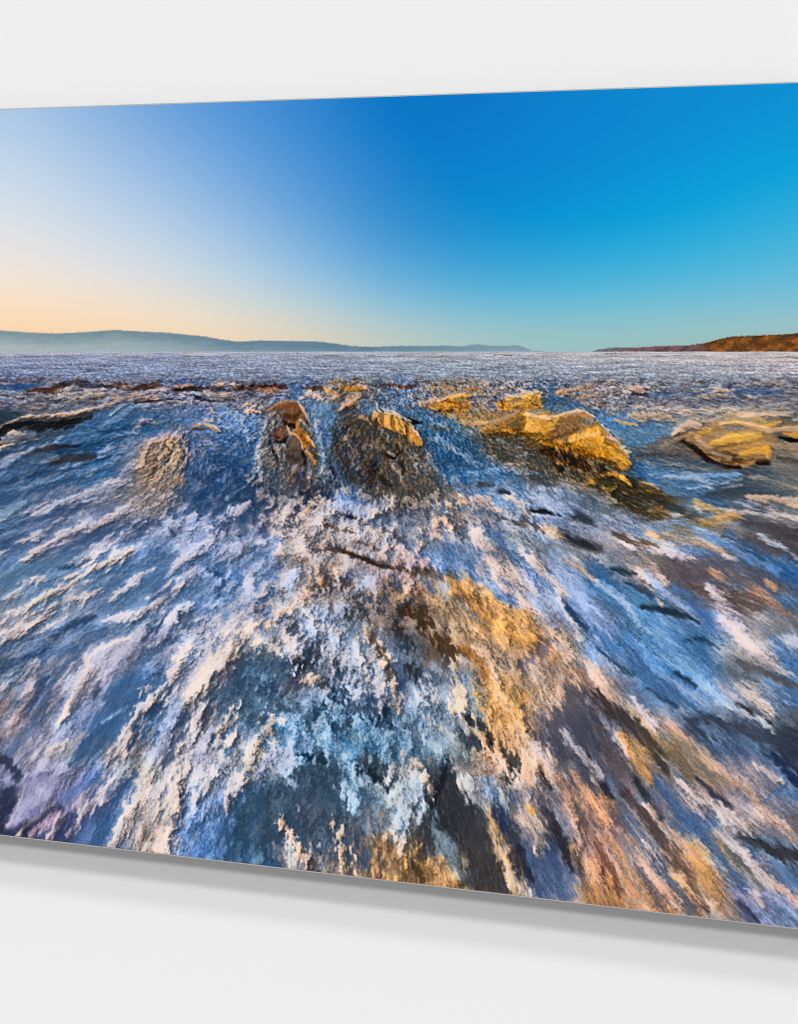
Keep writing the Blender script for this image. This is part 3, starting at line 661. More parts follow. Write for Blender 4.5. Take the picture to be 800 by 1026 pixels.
S 9aaccc .7 1.2 1.5 .8 | 0 476 1.5 14 462 1.5 30 452 1.5 44 446 1
S 2f4c76 .7 2 2 .7 | 0 486 2 24 480 2 60 470 1.5
S 5b86ae .7 1.5 1.5 .6 | 70 436 1 96 432 1.5 118 428 1
S 1d3f68 .6 2 1.5 .6 | 100 434 2 130 428 2 150 424 2 160 416 1
S 6c5f5c .8 1.5 1.5 1 | 20 420 1.5 44 420 2 70 418 2 92 414 1.5
S c4b0a0 .8 1 1.5 1.2 | 60 396 1.5 80 398 1.5 104 394 1.5
S 9c8478 .7 1.5 1.5 1.2 | 116 400 2 136 397 2.5 158 399 2
S 46322c .8 1 1.2 1 | 136 404 1 150 402 1.5 172 400 1.5
S 2c2630 .8 1 1 .8 | 196 398 1.2 206 401 1.6 216 402 1
S b89c88 .7 1.2 1.2 1 | 206 394 1.5 222 396 1.5 234 398 1.5
# tan mound: crest and hollows
S e0c0a0 .85 1 1.2 .9 | 150 444 1 160 441 1.3 172 438 1.3 181 436 1.2
S d8b494 .8 1 1.2 1 | 150 444 1 146 454 1.5 142 466 1.5
S 5a4434 .7 1.2 1.5 1.2 | 166 446 1.5 172 452 1.5 168 462 2
S 5a4434 .6 1.2 1.5 1.2 | 156 456 1.5 158 468 1.5 152 478 1.5
S d8b070 .6 1.2 1.5 1.3 | 176 444 1.5 182 452 1.8 180 462 1.5
S 3c4c6c .7 1.5 1 .8 | 186 472 1.5 188 462 1 194 456 1
S 2e4a74 .7 2.5 1.5 .8 | 196 476 3 210 482 5 222 474 4
S 6d6a84 .6 2 1.5 1 | 188 440 2 194 434 2 204 438 2
S 1f4478 .5 4 2 .7 | 218 462 6 236 468 8 246 486 6
S 8098bc .6 1.2 1.5 1 | 226 500 1.5 244 488 1.5 256 476 1.5 262 462 1
S f0c890 .8 .7 .6 .5 | 205 425 .6 215 427 .9 221 432 .8
# centre mound flanks
S 35455c .7 2 1.5 1 | 258 480 3 266 492 3 282 498 3
S a89c94 .5 1.2 1.5 1.3 | 264 438 1.5 261 452 2 260 468 2
S 3a3436 .7 1.5 1.2 1 | 270 442 1.5 275 452 2 280 462 2
S 6c7484 .6 2 1.5 1.2 | 272 474 3 268 486 3
S 2d3d58 .6 2 1.5 1 | 306 500 3 322 492 3 332 500 3
S 788cac .6 1.5 1.5 1 | 318 470 1.5 326 482 1.5 338 492 1.5
# second mound: light falls from the right over a dark body
S 39404c .65 3 1.5 1.1 | 338 432 3 342 450 4 350 468 5 362 484 5
S 8e8076 .6 1.5 1.5 1.3 | 404 446 1.5 412 458 2 420 472 2.5
S 94867c .6 1.5 1.5 1.3 | 392 462 1.5 400 474 2 408 490 2
S 3a302c .65 1.5 1.5 1.2 | 398 446 2 404 460 2.5 404 474 2
S 7c6e62 .6 1.5 1.5 1.3 | 364 446 1.5 362 460 2 366 478 2
S 3a302c .65 1.5 1.5 1.2 | 374 462 2 380 476 2.5 390 488 2
S 9c8c80 .6 1.2 1.5 1.2 | 430 456 1.2 438 470 1.4 448 484 1.4
S 5e88b8 .6 1.5 1.5 .9 | 432 462 1.2 442 474 1.4 456 486 1.5
S b4683c .5 1 1 .8 | 350 409 1 358 408 1
# golden mound: shading of the faces
S f4d494 .85 1.2 1 .5 | 528 415 .8 540 418 1 556 420 1
S a87828 .7 1.5 .8 .6 | 528 434 1.5 544 438 2 556 434 1.5
S b08a50 .7 1.5 .5 .3 | 500 428 1.5 512 422 2 522 416 1.5
S 6e4c24 .7 1.5 .8 .6 | 516 432 1.5 524 430 1.5 527 422 1
S 6f5030 .7 2 .6 .3 | 556 438 2 568 436 2.5 580 430 1.5
S d0a060 .6 1.5 .5 .3 | 584 416 1.5 594 421 2
S f4cc78 .85 1.5 1.2 .6 | 572 442 1.2 586 437 1.8 600 434 1.5
S 8a5c20 .7 1.2 1.2 .9 | 572 451 1.5 586 456 2 602 460 2
S c88830 .7 1.2 1.5 1.1 | 540 441 1.2 556 446 1.5 570 452 1.5
S 8c6c3c .55 1.2 1.5 1.3 | 560 462 1.5 576 470 2 590 480 2
S 7d7468 .55 1.5 1.5 1.3 | 520 462 2 538 468 2.5 556 474 2.5
S 2c2420 .7 1.5 1.2 .8 | 556 464 1.5 564 470 2.2 560 474 1.5
S e0a83c .85 1 1.2 1 | 587 485 1 593 483 1.5 597 486 1
S e0a83c .85 1 1.2 1 | 606 490 1.2 613 492 1.8 618 488 1
S eab44c .85 1 1.2 1 | 622 478 1.2 629 481 1.8 633 487 1.2
S d89c38 .8 1 1.2 1 | 610 474 1 617 477 1.4
S 55504c .7 2 1.5 1.2 | 636 500 3 650 506 4 664 500 3
S e0bc80 .7 1 .8 .6 | 645 484 .8 653 485 1.2 660 490 1
# small golden mounds
S f4c860 .8 1 .8 .5 | 454 398 1.2 464 395 1.4 471 397 1
S a06c24 .7 1 .8 .8 | 452 408 1.5 462 410 1.5 470 407 1.2
S f8d478 .8 .8 .6 .4 | 512 397 .8 524 398 1 534 394 1
S 9c6c28 .7 1 .8 .8 | 508 408 1.2 524 409 1.6 538 407 1.2
S 86705c .6 1.2 1.2 1.2 | 476 408 1.5 490 412 1.5 504 414 1.5
S 5f7696 .6 1.5 1 .8 | 470 400 1.5 484 398 1.5
# right mound: bedding of the ice
S f0c868 .8 1 .8 .4 | 716 442 1 734 437 1.4 756 434 1.2
S 8c6a38 .7 1 .8 .6 | 706 446 1 722 448 1.2 738 446 1
S d0a048 .7 1 .8 .6 | 722 451 .8 742 448 1.2 762 444 1
S 6c5030 .7 1.2 1 .8 | 724 462 1.5 742 464 2 756 460 1.5
S 9a8468 .7 1.2 .8 .5 | 700 444 1.5 710 452 2 722 458 1.5
S b49468 .7 1.5 .8 .5 | 664 448 1.5 678 440 2 694 434 2
S 5c5048 .7 1.5 .8 .5 | 640 456 1.5 660 456 2 682 456 2
S 7c8894 .6 1.5 1 .7 | 650 464 1.5 680 466 2 716 472 1.5
# crest of the central dome
S d8c4bc .8 1.2 1.2 .9 | 352 517 1 366 523 1.6 380 516 1.6 394 506 1.4
S 8fa8dc .7 2 1.2 .8 | 340 503 3 352 510 3 362 512 2
S 4c4448 .6 2 1.5 1 | 384 530 2 396 534 2.5 406 542 2
# fourth pass: light lobes and hollows over the foreground
S e4ccb8 .8 1.5 1.5 .9 | 556 768 1.5 552 760 2 540 748 2 532 738 1.5
S dcc4ac .8 1.5 1.5 .9 | 536 772 1.5 532 762 2 526 752 2
S 26262c .8 1.8 1.5 .6 | 540 770 2 548 782 2.5 552 790 1.5
S f0c870 .7 2 1.5 .7 | 514 676 2 520 690 2.5 524 706 2
S 303038 .7 2 2 .7 | 484 744 2 494 752 2.5 500 764 2.5
S 2f3036 .7 2 2 .8 | 448 770 2 440 790 3 434 806 3
S d8dce4 .8 1.2 1.5 .7 | 404 838 1.2 410 820 1.8 418 802 1.8
S d8ccc4 .8 1.2 1.5 .8 | 470 806 1.5 466 796 1.8 460 786 1.5
S 2f4058 .75 2 2 .7 | 322 684 2.5 334 690 3.5 330 704 3
S 2c3c54 .75 2 2 .7 | 388 712 2.5 378 722 3.5 392 732 3
S 2c3c54 .7 2 2 .7 | 326 718 3 338 730 3 352 724 3
S 223244 .7 2 2 .8 | 296 756 2 312 760 3 328 762 2
S 2a3444 .7 2 2 .8 | 360 772 2 376 778 3 392 790 3
S 34404e .7 2 2 .9 | 360 608 2.5 372 616 3.5 386 612 3
S 343a48 .7 2 2 .9 | 398 628 2.5 406 640 4 412 652 3.5
S 3c3a40 .6 2 2 .9 | 296 632 2 304 640 3 310 648 2.5
S 3a3c48 .6 2 2 .9 | 330 654 2 336 664 3 334 674 2.5
S d8d4e0 .7 1.8 2 .9 | 306 612 2.5 318 622 3.5 326 634 3
S d4d0dc .7 1.8 2 .9 | 350 640 2.5 360 654 3.5 368 668 3
S d8ccc4 .7 1.8 2 .9 | 284 640 2.5 278 648 3.5 272 644 2.5
S e0d0c8 .7 1.8 2 .9 | 234 650 2.5 226 660 3.5 216 670 3
S 3c526e .7 2 2 .8 | 170 690 2 164 704 3 154 720 3
S 33486a .7 2 2 .8 | 140 730 2 132 746 3 122 764 3
S 3a4a66 .6 2 2 .8 | 216 700 2 210 716 3 204 730 2.5
S 34507c .7 2 1.5 .7 | 26 716 2 36 700 3 48 682 3
S 2e466c .7 2 1.5 .7 | 56 640 2 74 626 3 96 618 3
S 2e466c .7 2 1.5 .7 | 100 684 2 96 700 1.5
S e8d8d8 .8 1.2 1.2 .6 | 88 660 1.4 98 650 1.8 112 645 1.6 130 638 1.2
S 2a3a58 .7 2 1.5 .7 | 20 790 1.5 14 806 2 6 822 2
S c8bcc8 .7 1.5 1.5 .8 | 150 600 1.5 164 590 2 176 580 1.5
S 2c4a70 .7 2 1.5 .7 | 206 570 2 226 580 3 220 596 3
S 2c4468 .7 2 1.5 .7 | 170 612 2 160 626 2.5 146 640 2
S 2a4468 .65 2 1.5 .7 | 60 570 2 80 566 2.5 96 556 2
S 1f3a5c .7 1.5 1.5 .7 | 560 600 1.5 574 614 2.5 588 630 2.5
S 22405e .7 1.5 1.5 .7 | 628 584 1.5 644 592 2 660 604 2
S 22405e .7 1.5 1.5 .7 | 600 650 1.5 616 664 2 634 676 2
S 28405c .7 1.5 1.5 .7 | 650 690 1.5 664 700 2 680 708 2
S d8c8d0 .8 1.5 1.5 .8 | 560 600 1.5 572 620 2 584 640 2
S d4b8a4 .7 1.5 1.8 .9 | 640 570 1.5 652 590 2 664 606 1.5
S d0b8b0 .7 1.5 1.8 .9 | 676 790 1.5 690 804 2 706 818 2
S 2c3448 .7 2 1.5 .7 | 700 780 2 716 796 2.5 734 810 2
S 30323c .7 2 1.8 .7 | 636 782 2 650 800 2.5 664 820 2
S 34303a .7 2 1.8 .8 | 590 760 2.5 600 780 3 612 800 3
S d8a878 .7 1.8 2 .9 | 570 800 1.5 580 822 2 590 844 2
S 2e3040 .7 2 2 .8 | 520 850 2 526 866 3 534 882 2.5
# fifth pass: pale rims on the mounds, ragged toes
S f4dcac .8 .9 1 .6 | 528 413 .8 542 417 .8 558 417 .8 572 412 .8 584 411 .9 596 417 .8
S e8d0a8 .75 .9 1 .6 | 502 399 .6 514 396 .8 526 397 .6 532 393 .7 540 392 .7
S e8d0a8 .7 .9 1 .6 | 438 402 .6 452 397 .8 466 394 .8
S ecd4b0 .8 .9 1 .6 | 386 413 .7 396 415 .8 406 419 .8 414 428 .8 421 438 .7
S e0c8b0 .75 .9 1 .7 | 340 411 .7 350 404 .8 359 398 .7
S f0dcb8 .75 1 1 .6 | 722 425 .8 738 422 .9 756 425 .9 772 430 .8
S f0d8b0 .75 1 1 .6 | 742 417 .8 766 415 1 792 416 .8
S dcc8b0 .7 1 1.5 .8 | 604 426 .8 613 437 1 622 446 1 631 458 1
S 8e8478 .6 2 2.5 1.4 | 486 452 3 504 466 4 530 474 4
S 968a80 .6 2 2.5 1.4 | 560 480 3 586 490 4 612 502 4
S 9a8e84 .6 2 2.5 1.4 | 344 488 3 366 498 4 392 504 4 420 504 4 444 498 3
S 8c8894 .6 2 2.5 1.3 | 256 486 3 272 500 4 296 504 4 318 500 3
S 86a4cc .6 2 2 .9 | 312 412 2 320 432 2.5 322 456 3 330 480 3
S 8ca6cc .55 2 2 .9 | 232 414 3 244 424 3 252 440 3
S 84a0c8 .55 2 2 .9 | 440 440 3 460 452 3 480 468 3
S 7f9cc4 .5 2 2 .9 | 432 420 2 452 430 2.5 474 436 2
# sixth pass: the right bank runs on to the edge
S d8b27c .8 1.5 1.5 .9 | 764 432 1.5 784 430 2.5 804 430 3 840 432 3
S a88c64 .7 2 1.5 .9 | 776 446 3 796 450 4 830 452 5
S 5c5048 .7 1.5 1.5 .9 | 780 458 1.5 800 464 2.5 830 470 3
S e0c49c .7 1.2 1.5 .9 | 676 434 1.2 694 428 1.5 712 430 1.5
S d8b88c .6 2 2 1 | 700 440 2 716 452 2.5 732 458 2
S 9cb8d8 .6 1.5 2 .9 | 650 474 1.5 684 478 2 720 482 1.5
S a8bcd4 .6 1.5 2 .9 | 690 490 1.5 716 486 1.5 744 480 1.5
S a49484 .6 2 2 .9 | 752 476 2 776 482 2.5 800 488 3
S c8b4a4 .6 1.5 2 .9 | 700 508 1.5 730 510 2 764 514 2 800 520 2
S b4a8ac .5 2 2.5 .9 | 566 730 3 584 756 4 600 780 4
S a898a0 .5 2 2.5 .9 | 590 700 2.5 610 730 3 630 760 3
S e8bc70 .6 2.5 2.5 .9 | 478 592 3 498 606 4 520 622 4
S dcb890 .6 2 2.5 1 | 470 630 3 484 650 4 496 668 4
"""
# ---------------------------------------------------------------- flow
APX, APY = 385.0, 395.0
def polar(X, Y):
    dx = X-APX; dy = (Y-APY)
    r = np.sqrt(dx*dx+dy*dy)+25
    th = np.arctan2(dy+12, dx)
    return r, th
HILL = [(-300,331),(0,331),(30,333),(55,334),(80,333),(100,331.5),(117,330.5),(140,332),(165,333),(185,335),(205,337),(222,340),(238,342.3),(262,341),(290,341.5),(318,342),(335,344),(352,346.5),(372,347.5),(385,347),(400,346.5),(430,346.5),(445,346),(460,347),(478,345),(492,346),(505,346.5),(518,345.5),(526,348),(535,351.5),(1200,352)]
HEAD = [(590,353),(600,350),(615,348.2),(640,348),(665,346.5),(690,346),(708,343.5),(722,339.5),(735,337),(760,336),(785,335),(800,333.8),(900,331),(1200,328)]
def interp(tab, X):
    return np.interp(X, [p[0] for p in tab], [p[1] for p in tab])
HZ = 352.5
def shape_dist(kind, pts, x, y):
    if kind == 'S':                       # stroke: polyline whose half width varies
        best = np.full(x.shape, -1e9, dtype=np.float32)
        if len(pts) == 1: pts = pts+[(pts[0][0]+.01, pts[0][1], pts[0][2])]
        for (x0, y0, w0), (x1, y1, w1) in zip(pts[:-1], pts[1:]):
            dx, dy = x1-x0, y1-y0
            t = np.clip(((x-x0)*dx+(y-y0)*dy)/(dx*dx+dy*dy+1e-9), 0, 1)
            d = np.sqrt((x-x0-t*dx)**2+(y-y0-t*dy)**2)
            best = np.maximum(best, w0+(w1-w0)*t-d)
        return best
    ins = np.zeros(x.shape, bool); dmin = np.full(x.shape, 1e9, dtype=np.float32)
    n = len(pts)
    for i in range(n):
        x0, y0 = pts[i]; x1, y1 = pts[(i+1) % n]
        dx, dy = x1-x0, y1-y0
        t = np.clip(((x-x0)*dx+(y-y0)*dy)/(dx*dx+dy*dy+1e-9), 0, 1)
        dmin = np.minimum(dmin, np.sqrt((x-x0-t*dx)**2+(y-y0-t*dy)**2))
        if dy != 0:
            c = ((y0 > y) != (y1 > y)) & (x < x0+(y-y0)*dx/dy)
            ins ^= c
    return np.where(ins, dmin, -dmin)
def parse(line):
    head, body = line.split('|')
    h = head.split(); v = [float(q) for q in body.split()]
    kind, col = h[0], h[1]
    al, soft, warp, amp = (float(q) for q in h[2:6])
    pts = [tuple(v[i:i+3]) for i in range(0, len(v), 3)] if kind == 'S' else [tuple(v[i:i+2]) for i in range(0, len(v), 2)]
    return kind, hexrgb(col), al, soft, warp, amp, pts
def paint(X, Y):
    """colours (sRGB 0..1) of the printed picture at picture coordinates X, Y (2-D arrays on a regular mesh)"""
    X = X.astype(np.float32); Y = Y.astype(np.float32)
    col = 0
    for du in (-40, -13, 13, 40):
        for dv in (-14, -5, 5, 14):
            col = col+grid_interp(X+du, Y+dv, SKYX, SKYY, hexgrid(SKY), False)/16
    col = col+(gnoise(X*.9, Y*.9, 5)*.004)[..., None]
    # far hills
    ht = interp(HILL, X)+gnoise(X*.22, X*0, 9)*.4+gnoise(X*.07, X*0, 19)*.5*(X > 420)
    m = sstep(-.5, .5, Y-ht)*(X < 545)
    k = sstep(0, 18, Y-ht)[..., None]
    hl = np.interp(X, [0, 130, 230, 330, 420, 540], [0, 1, 2, 3, 4, 5])[..., None]
    ctop = [hexrgb(c) for c in ('7f959f', '768d9a', '6a8698', '617f96', '6c8c9f', '84a0ab')]
    cbot = [hexrgb(c) for c in ('a9b6b8', '9fb0b5', '8ca1ab', '7e96a6', '8da5b0', '9cb0b4')]
    def ramp(cs):
        o = 0
        for i, c in enumerate(cs): o = o+c*np.clip(1-np.abs(hl-i), 0, 1)
        return o
    hc = ramp(ctop)*(1-k)+ramp(cbot)*k
    hc = hc+((fbm(X*.05+Y*.1, Y*.22, 21, 3)*.026)+(gnoise(X*.5+Y*.4, Y*.6, 3)*.012))[..., None]
    col = col*(1-m[..., None])+hc*m[..., None]
    # headland
    dt = interp(HEAD, X)+gnoise(X*.4, X*0, 29)*.6
    m = sstep(-.4, .4, Y-dt)*(X > 592)
    lit = sstep(-.5, .9, fbm(X*.10+Y*.12, Y*.10-X*.03, 41, 3))
    far = sstep(715, 695, X)[..., None]
    c = hexrgb('5a3a24')*(1-lit[..., None])+hexrgb('a8662a')*lit[..., None]
    c = c*(1-sstep(3, 0, Y-dt)[..., None]*.35)
    c = c*(1-far)+(hexrgb('7c5a5c')*(1-.35*lit[..., None]))*far
    c = c+(gnoise(X*.5, Y*.5, 77)*.06)[..., None]
    c = c*(1-sstep(645, 600, X)[..., None]*.6)+hexrgb('62808a')*sstep(645, 600, X)[..., None]*.6
    col = col*(1-m[..., None])+c*m[..., None]
    # ---------------- ice
    sw = grid_interp(X, Y, TX, TY, numgrid(STR))
    ang = np.radians(grid_interp(X, Y, TX, FY, numgrid(FLOW), False)+gnoise(X/70, Y/50, 11)*9)
    cx2 = np.cos(2*ang); sy2 = np.sin(2*ang)
    for mx, my, rx, ry in ((385, 392, 52, 62), (290, 385, 42, 62), (186, 408, 55, 60), (575, 385, 70, 62)):
        wgt = .5*np.exp(-((X-mx)/rx)**4-((Y-my-45)/ry)**4)*sstep(my+2, my+26, Y)
        a2 = np.arctan2(Y-my, X-mx)
        cx2 = cx2*(1-wgt)+np.cos(2*a2)*wgt; sy2 = sy2*(1-wgt)+np.sin(2*a2)*wgt
        sw = np.maximum(sw, .40*wgt)
    ang = np.arctan2(sy2, cx2)/2
    fx = np.cos(ang); fy_ = np.sin(ang)
    n1 = fbm(X/11, Y/8, 101, 3, .7); n2 = fbm(X/11, Y/8, 151, 3, .7)
    def lic(sc, ln, seed, wob=1.5):           # noise drawn out along the flow of the ice
        n = 2*int(math.ceil(ln*.75/sc))+3; o = 0; ca = math.cos(seed*1.7); sa = math.sin(seed*1.7)
        Xa = X+n1*wob; Ya = Y+n2*wob
        for k in range(n):
            t = (k-(n-1)/2)/((n-1)/2)
            g = math.exp(-1.5*t*t)
            d = t*ln*(.14+.72*sw)
            xx = Xa+d*fx; yy = Ya+d*fy_
            o = o+g*gnoise((xx*ca+yy*sa)/sc, (yy*ca-xx*sa)/sc, seed)
        return norm(o)
    L = [lic(2.3, 5, 501, .5), lic(4.2, 11, 502, 1.2), lic(8, 20, 503, 2), lic(16, 34, 504, 4), lic(32, 50, 505, 6)]
    NE = .9*L[2]+.7*L[1]+.55*L[3]+.35*L[0]     # roughness of every painted edge
    NE = NE/1.4
    per = sstep(395, 560, Y)
    big = grid_interp(X+n1*8+L[3]*5*per, Y+n2*6+L[2]*4*per, GX, GY, hexgrid(GRID))
    rub = norm(fbm((X+n1*4)/13, (Y+n2*1.5)/3.6, 711, 3, .7))
    wr = (sstep(373, 382, Y)*sstep(420, 398, Y)*.75)[..., None]
    hir = sstep(.3, 1.3, rub)[..., None]; lor = sstep(-.4, -1.4, rub)[..., None]
    tint = gnoise(X/30, Y/6, 715)[..., None]
    big = big*(1-wr*lor*.75)+(np.array([.27, .25, .30])+tint*np.array([.12, .02, -.08]))*wr*lor*.75
    big = big*(1-wr*hir*.6)+(np.array([.74, .67, .66])+tint*np.array([.10, .0, -.16]))*wr*hir*.6
    amp = grid_interp(X, Y, TX, TY, numgrid(AMP))
    for line in STROKES.strip().split('\n'):
        line = line.strip()
        if not line or line[0] == '#': continue
        kind, c, al, soft, warp, am, pts = parse(line)
        mw = max([p[2] for p in pts]) if kind == 'S' else 0
        if am > 2: al *= .6
        fore = 1 if min(p[1] for p in pts) > 485 else 0
        ew = warp*(1.0 if fore else .5)*(.45 if am <= .5 else 1)*(1 if mw == 0 else min(1.2, .35+mw/5))
        pad = mw+soft+3*warp+3*ew+3
        x0 = min(p[0] for p in pts)-pad; x1 = max(p[0] for p in pts)+pad
        y0 = min(p[1] for p in pts)-pad; y1 = max(p[1] for p in pts)+pad
        cols_ = np.where((X.max(0) >= x0) & (X.min(0) <= x1))[0]; rows_ = np.where((Y.max(1) >= y0) & (Y.min(1) <= y1))[0]
        if len(cols_) == 0 or len(rows_) == 0: continue
        s = (slice(rows_[0], rows_[-1]+1), slice(cols_[0], cols_[-1]+1))
        d = shape_dist(kind, pts, X[s]+warp*n1[s]*.9, Y[s]+warp*n2[s]*.9)
        tone = float(c.mean())-float(big[s][d > -1].mean()) if (d > -1).any() else 0
        d = d+ew*NE[s]*(1 if tone > 0 else -1)
        hot = fore and c[0]-c[2] > .25
        if hot: al *= .85
        sf = soft*((1.4 if kind == 'S' else 2.1) if fore else 1)*(1.5 if hot else 1)
        mk = sstep(-sf, sf, d)*al*np.clip(.92+.12*L[3][s], .7, 1)
        big[s] = big[s]*(1-mk[..., None])+c*mk[..., None]
        amp[s] = amp[s]*(1-mk)+min(am, 1.25 if am < 2 else am)*mk
    def emb(h):
        gy, gx = np.gradient(h)
        return norm(gx*.85+gy*.6)
    rid = [norm(np.sqrt(np.abs(l)+.02)) for l in L]
    fo = sstep(470, 560, Y)
    nf = sstep(600, 380, Y)
    keepf = sstep(1.5, 2.4, amp)
    amp = np.where(amp > 1.9, 1, amp)
    nf = sstep(560, 440, Y)
    w0 = .42+.25*nf; w1 = .52+.1*nf; w2 = .52-.26*nf; w3 = .6-.6*nf
    Lf = norm(gnoise((X*.82+Y*.57+n1)/2.1, (Y*.82-X*.57+n2)/1.9, 520))
    T = .20*Lf+w0*(.3*emb(L[0])+.7*L[0])+w1*(.35*emb(L[1]+.5*rid[1])+.5*L[1]+.35*rid[1])+w2*(.3*emb(L[2]+.5*rid[2])+.55*L[2]+.3*rid[2])+w3*(.35*emb(L[3])+.55*L[3])
    T = norm(T)
    lb = (big @ np.array([.4, .5, .1]))
    def soft_(h, n):
        for _ in range(n):
            h = (np.roll(h, 1, 0)+np.roll(h, -1, 0)+2*h)/4; h = (np.roll(h, 1, 1)+np.roll(h, -1, 1)+2*h)/4
        return h
    gy, gx = np.gradient(soft_(lb, 3)+.012*L[3]); E = np.clip((gx*.85+gy*.55)*22, -1.6, 1.6)
    patch = np.clip(.82+.38*fbm(X/46+L[3]*.1, Y/34, 611, 2), .25, 1.5)
    gy, gx = np.gradient(soft_(lb, 26)+.016*norm(soft_(L[3]+.7*L[4], 4))*fo); E2 = np.clip((gx*.9+gy*.5)*42, -1.5, 1.5)
    T = T*patch*.82+E*.9+E2*.75
    Mm = norm(.7*L[3]+.5*rid[3]+.6*L[4])*fo; Tm = Mm[..., None]
    T = np.where(T > 0, T*1.0, T*1.0)
    T = 2.9*np.tanh(T/2.9)
    warm = np.clip((big[..., 0:1]-big[..., 2:3]-.05)*3.5, 0, 1)
    ctr = np.exp(-((X-350)/110)**2-((Y-600)/110)**2)[..., None]
    big = big*(1-.16*ctr*np.clip((big.mean(-1, keepdims=True)-.35)*3, 0, 1))
    lumb = big @ np.array([.35, .5, .15])
    wm = np.clip((big[..., 0]-big[..., 2]+.02)*8, 0, 1)*sstep(540, 500, Y)
    lf = .34+.5*sstep(500, 470, Y)+.88*sstep(.25, .68, lumb)
    ww = np.clip((big[..., 0]-big[..., 2]-.08)*6, 0, 1)*sstep(530, 490, Y)
    amp = amp*np.maximum(lf, 1.2*wm*sstep(.48, .38, lumb))*(1-.5*ww*sstep(.40, .55, lumb))
    big = (big-.5)*1.10+.485
    a = (amp*1.0)[..., None]; Tn = (T-.34*np.clip(amp-.4, 0, 1))[..., None]
    fg = sstep(480, 600, Y)[..., None]*warm; big = big+(np.array([.60, .47, .40])-big)*fg*.22
    big[..., 1] -= .05*warm[..., 0]*big[..., 1]
    Tn = Tn*(1-.28*sstep(520, 480, Y))[..., None]
    ice = big*SHADE*np.exp(.19*a*Tn+.095*(Tm-.35)*np.clip(a+.15, 0, 1))
    hi = np.clip(Tn-.25, 0, 2)*a; lo = np.clip(-Tn-.1, 0, 2)*a
    cream = np.array([.88, .80, .80])*(1-warm)+np.array([.98, .74, .42])*warm
    navy = np.array([.12, .19, .31])*(1-warm)+np.array([.16, .12, .09])*warm
    kh = .5*np.tanh(hi*.13/.5); kl = np.clip(lo*.17, 0, .55)
    ice = ice*(1-kh)+cream*kh
    ice = ice*(1-kl)+navy*kl
    hue = (L[2]*.4+fbm(X*.16, Y*.18, 333, 2))[..., None]       # warm and cool flecks
    ice = ice+hue*np.array([.028, .0, -.028])*np.clip(a*1.4, 0, 1.5)
    g = ice.mean(-1, keepdims=True); g2 = np.where(g < .52, g, .52+.38*np.tanh((g-.52)/.42)); ice = ice*g2/np.maximum(g, .01); g = g2
    ice = g+(ice-g)*(SAT+.12*warm)*(1-.38*sstep(.55, .8, g)*(1-.6*warm))
    # far field: small plates right up to the horizon
    fy = np.clip(Y-HZ, 0, None)
    e1 = np.exp(-fy/9); e2 = np.exp(-fy/26)
    ya = Y*1.9; f0 = gnoise((X*.8+ya*.6)/2.2, (ya*.8-X*.6)/2.2, 401); f1 = gnoise((X*.7-ya*.71)/3.4, (ya*.7+X*.71)/3.4, 404); f2 = gnoise((X*.9+ya*.43)/5.5, (ya*.9-X*.43)/5.5, 405)
    sp = norm(f0)*(.5+.3*e1)+norm(f1)*(1-e1)*.8+norm(f2)*(1-e2)*.6+.35*norm(gnoise(X*.05, Y*.45, 403))
    fcol = np.array([1.03, 1.03, 1.02])*grid_interp(X, Y, [0, 150, 300, 450, 600, 700, 800], [352, 358, 368, 380, 395], hexgrid("""a8aabc 9ea4b8 a0a6b8 a8a8b4 b0aab2 b8b0b4 c0b0b0
8088a8 7f89a8 8890a8 9498a8 a09fa8 aaa4aa b0a4a8
7480a2 7784a4 7f8aa4 838ea2 8c92a2 9698a4 a09ca6
6878a0 6f7ea2 7482a0 76869e 7f8a9e 868ea0 9092a2
6f7aa0 76809f 7884a4 7c88a2 8489a0 8a8f9f 8e909e"""))
    sp = np.tanh(sp*.5)*(.75+.35*np.clip(fy/20, 0, 1))
    bands = norm(fbm(X/60, Y/3.2, 733, 3, .6)); bl2 = norm(fbm(X/16, Y/2.4, 735, 2, .6))
    far = fcol+np.where(sp[..., None] > 0, sp[..., None]*np.array([.155, .13, .095]), sp[..., None]*np.array([.10, .09, .07]))
    w = sstep(385, 374, Y+n1*5)[..., None]
    # keep painted strokes above the far field where they were drawn
    far = far*(1+.045*bands[..., None]+.05*bl2[..., None]*np.clip(fy/16, .3, 1)[..., None])
    shore = (np.exp(-((Y-355.3)/1.6)**2)*sstep(.2, 1.2, norm(fbm(X/26, Y/2, 741, 2))))[..., None]
    far = far+(np.array([.78, .70, .66])-far)*shore*.6
    shore2 = (np.exp(-((Y-356.6)/1.0)**2)*sstep(.3, 1.3, norm(fbm(X/18+9, Y/2, 747, 2))))[..., None]
    far = far+(np.array([.40, .36, .36])-far)*shore2*.55
    hz = np.exp(-((Y-352.6)/1.2)**2)[..., None]; far = far+(np.array([.62, .67, .74])-far)*hz*.6
    w = w*(1-keepf[..., None])
    ice = ice*(1-w)+far*w
    m = sstep(HZ-.7, HZ+.3, Y+gnoise(X*.2, X*0, 8)*.3)[..., None]
    col = col*(1-m)+ice*m
    b0 = soft_(col, 1); b1 = soft_(col, 5)
    cv = np.clip(col+(col-b0)*.75*m+(col-b1)*.12*m, 0, 1)
    lu = cv.mean(-1, keepdims=True)
    l2 = lu*1.0-.24*np.sin(2*math.pi*lu)/(2*math.pi)
    cv = np.clip(l2+(cv-lu)*(.45+.45*l2/np.maximum(lu, .02)), 0, 1)
    col = col*(1-m)+cv*m
    return np.clip(col, .0, .985)

HAZE = .006; GAIN = 1.04; AMB = .385
LAMPS = ((30, .26, 2.6), (43.5, .26, 2.6), (55.5, .145, 3.0))
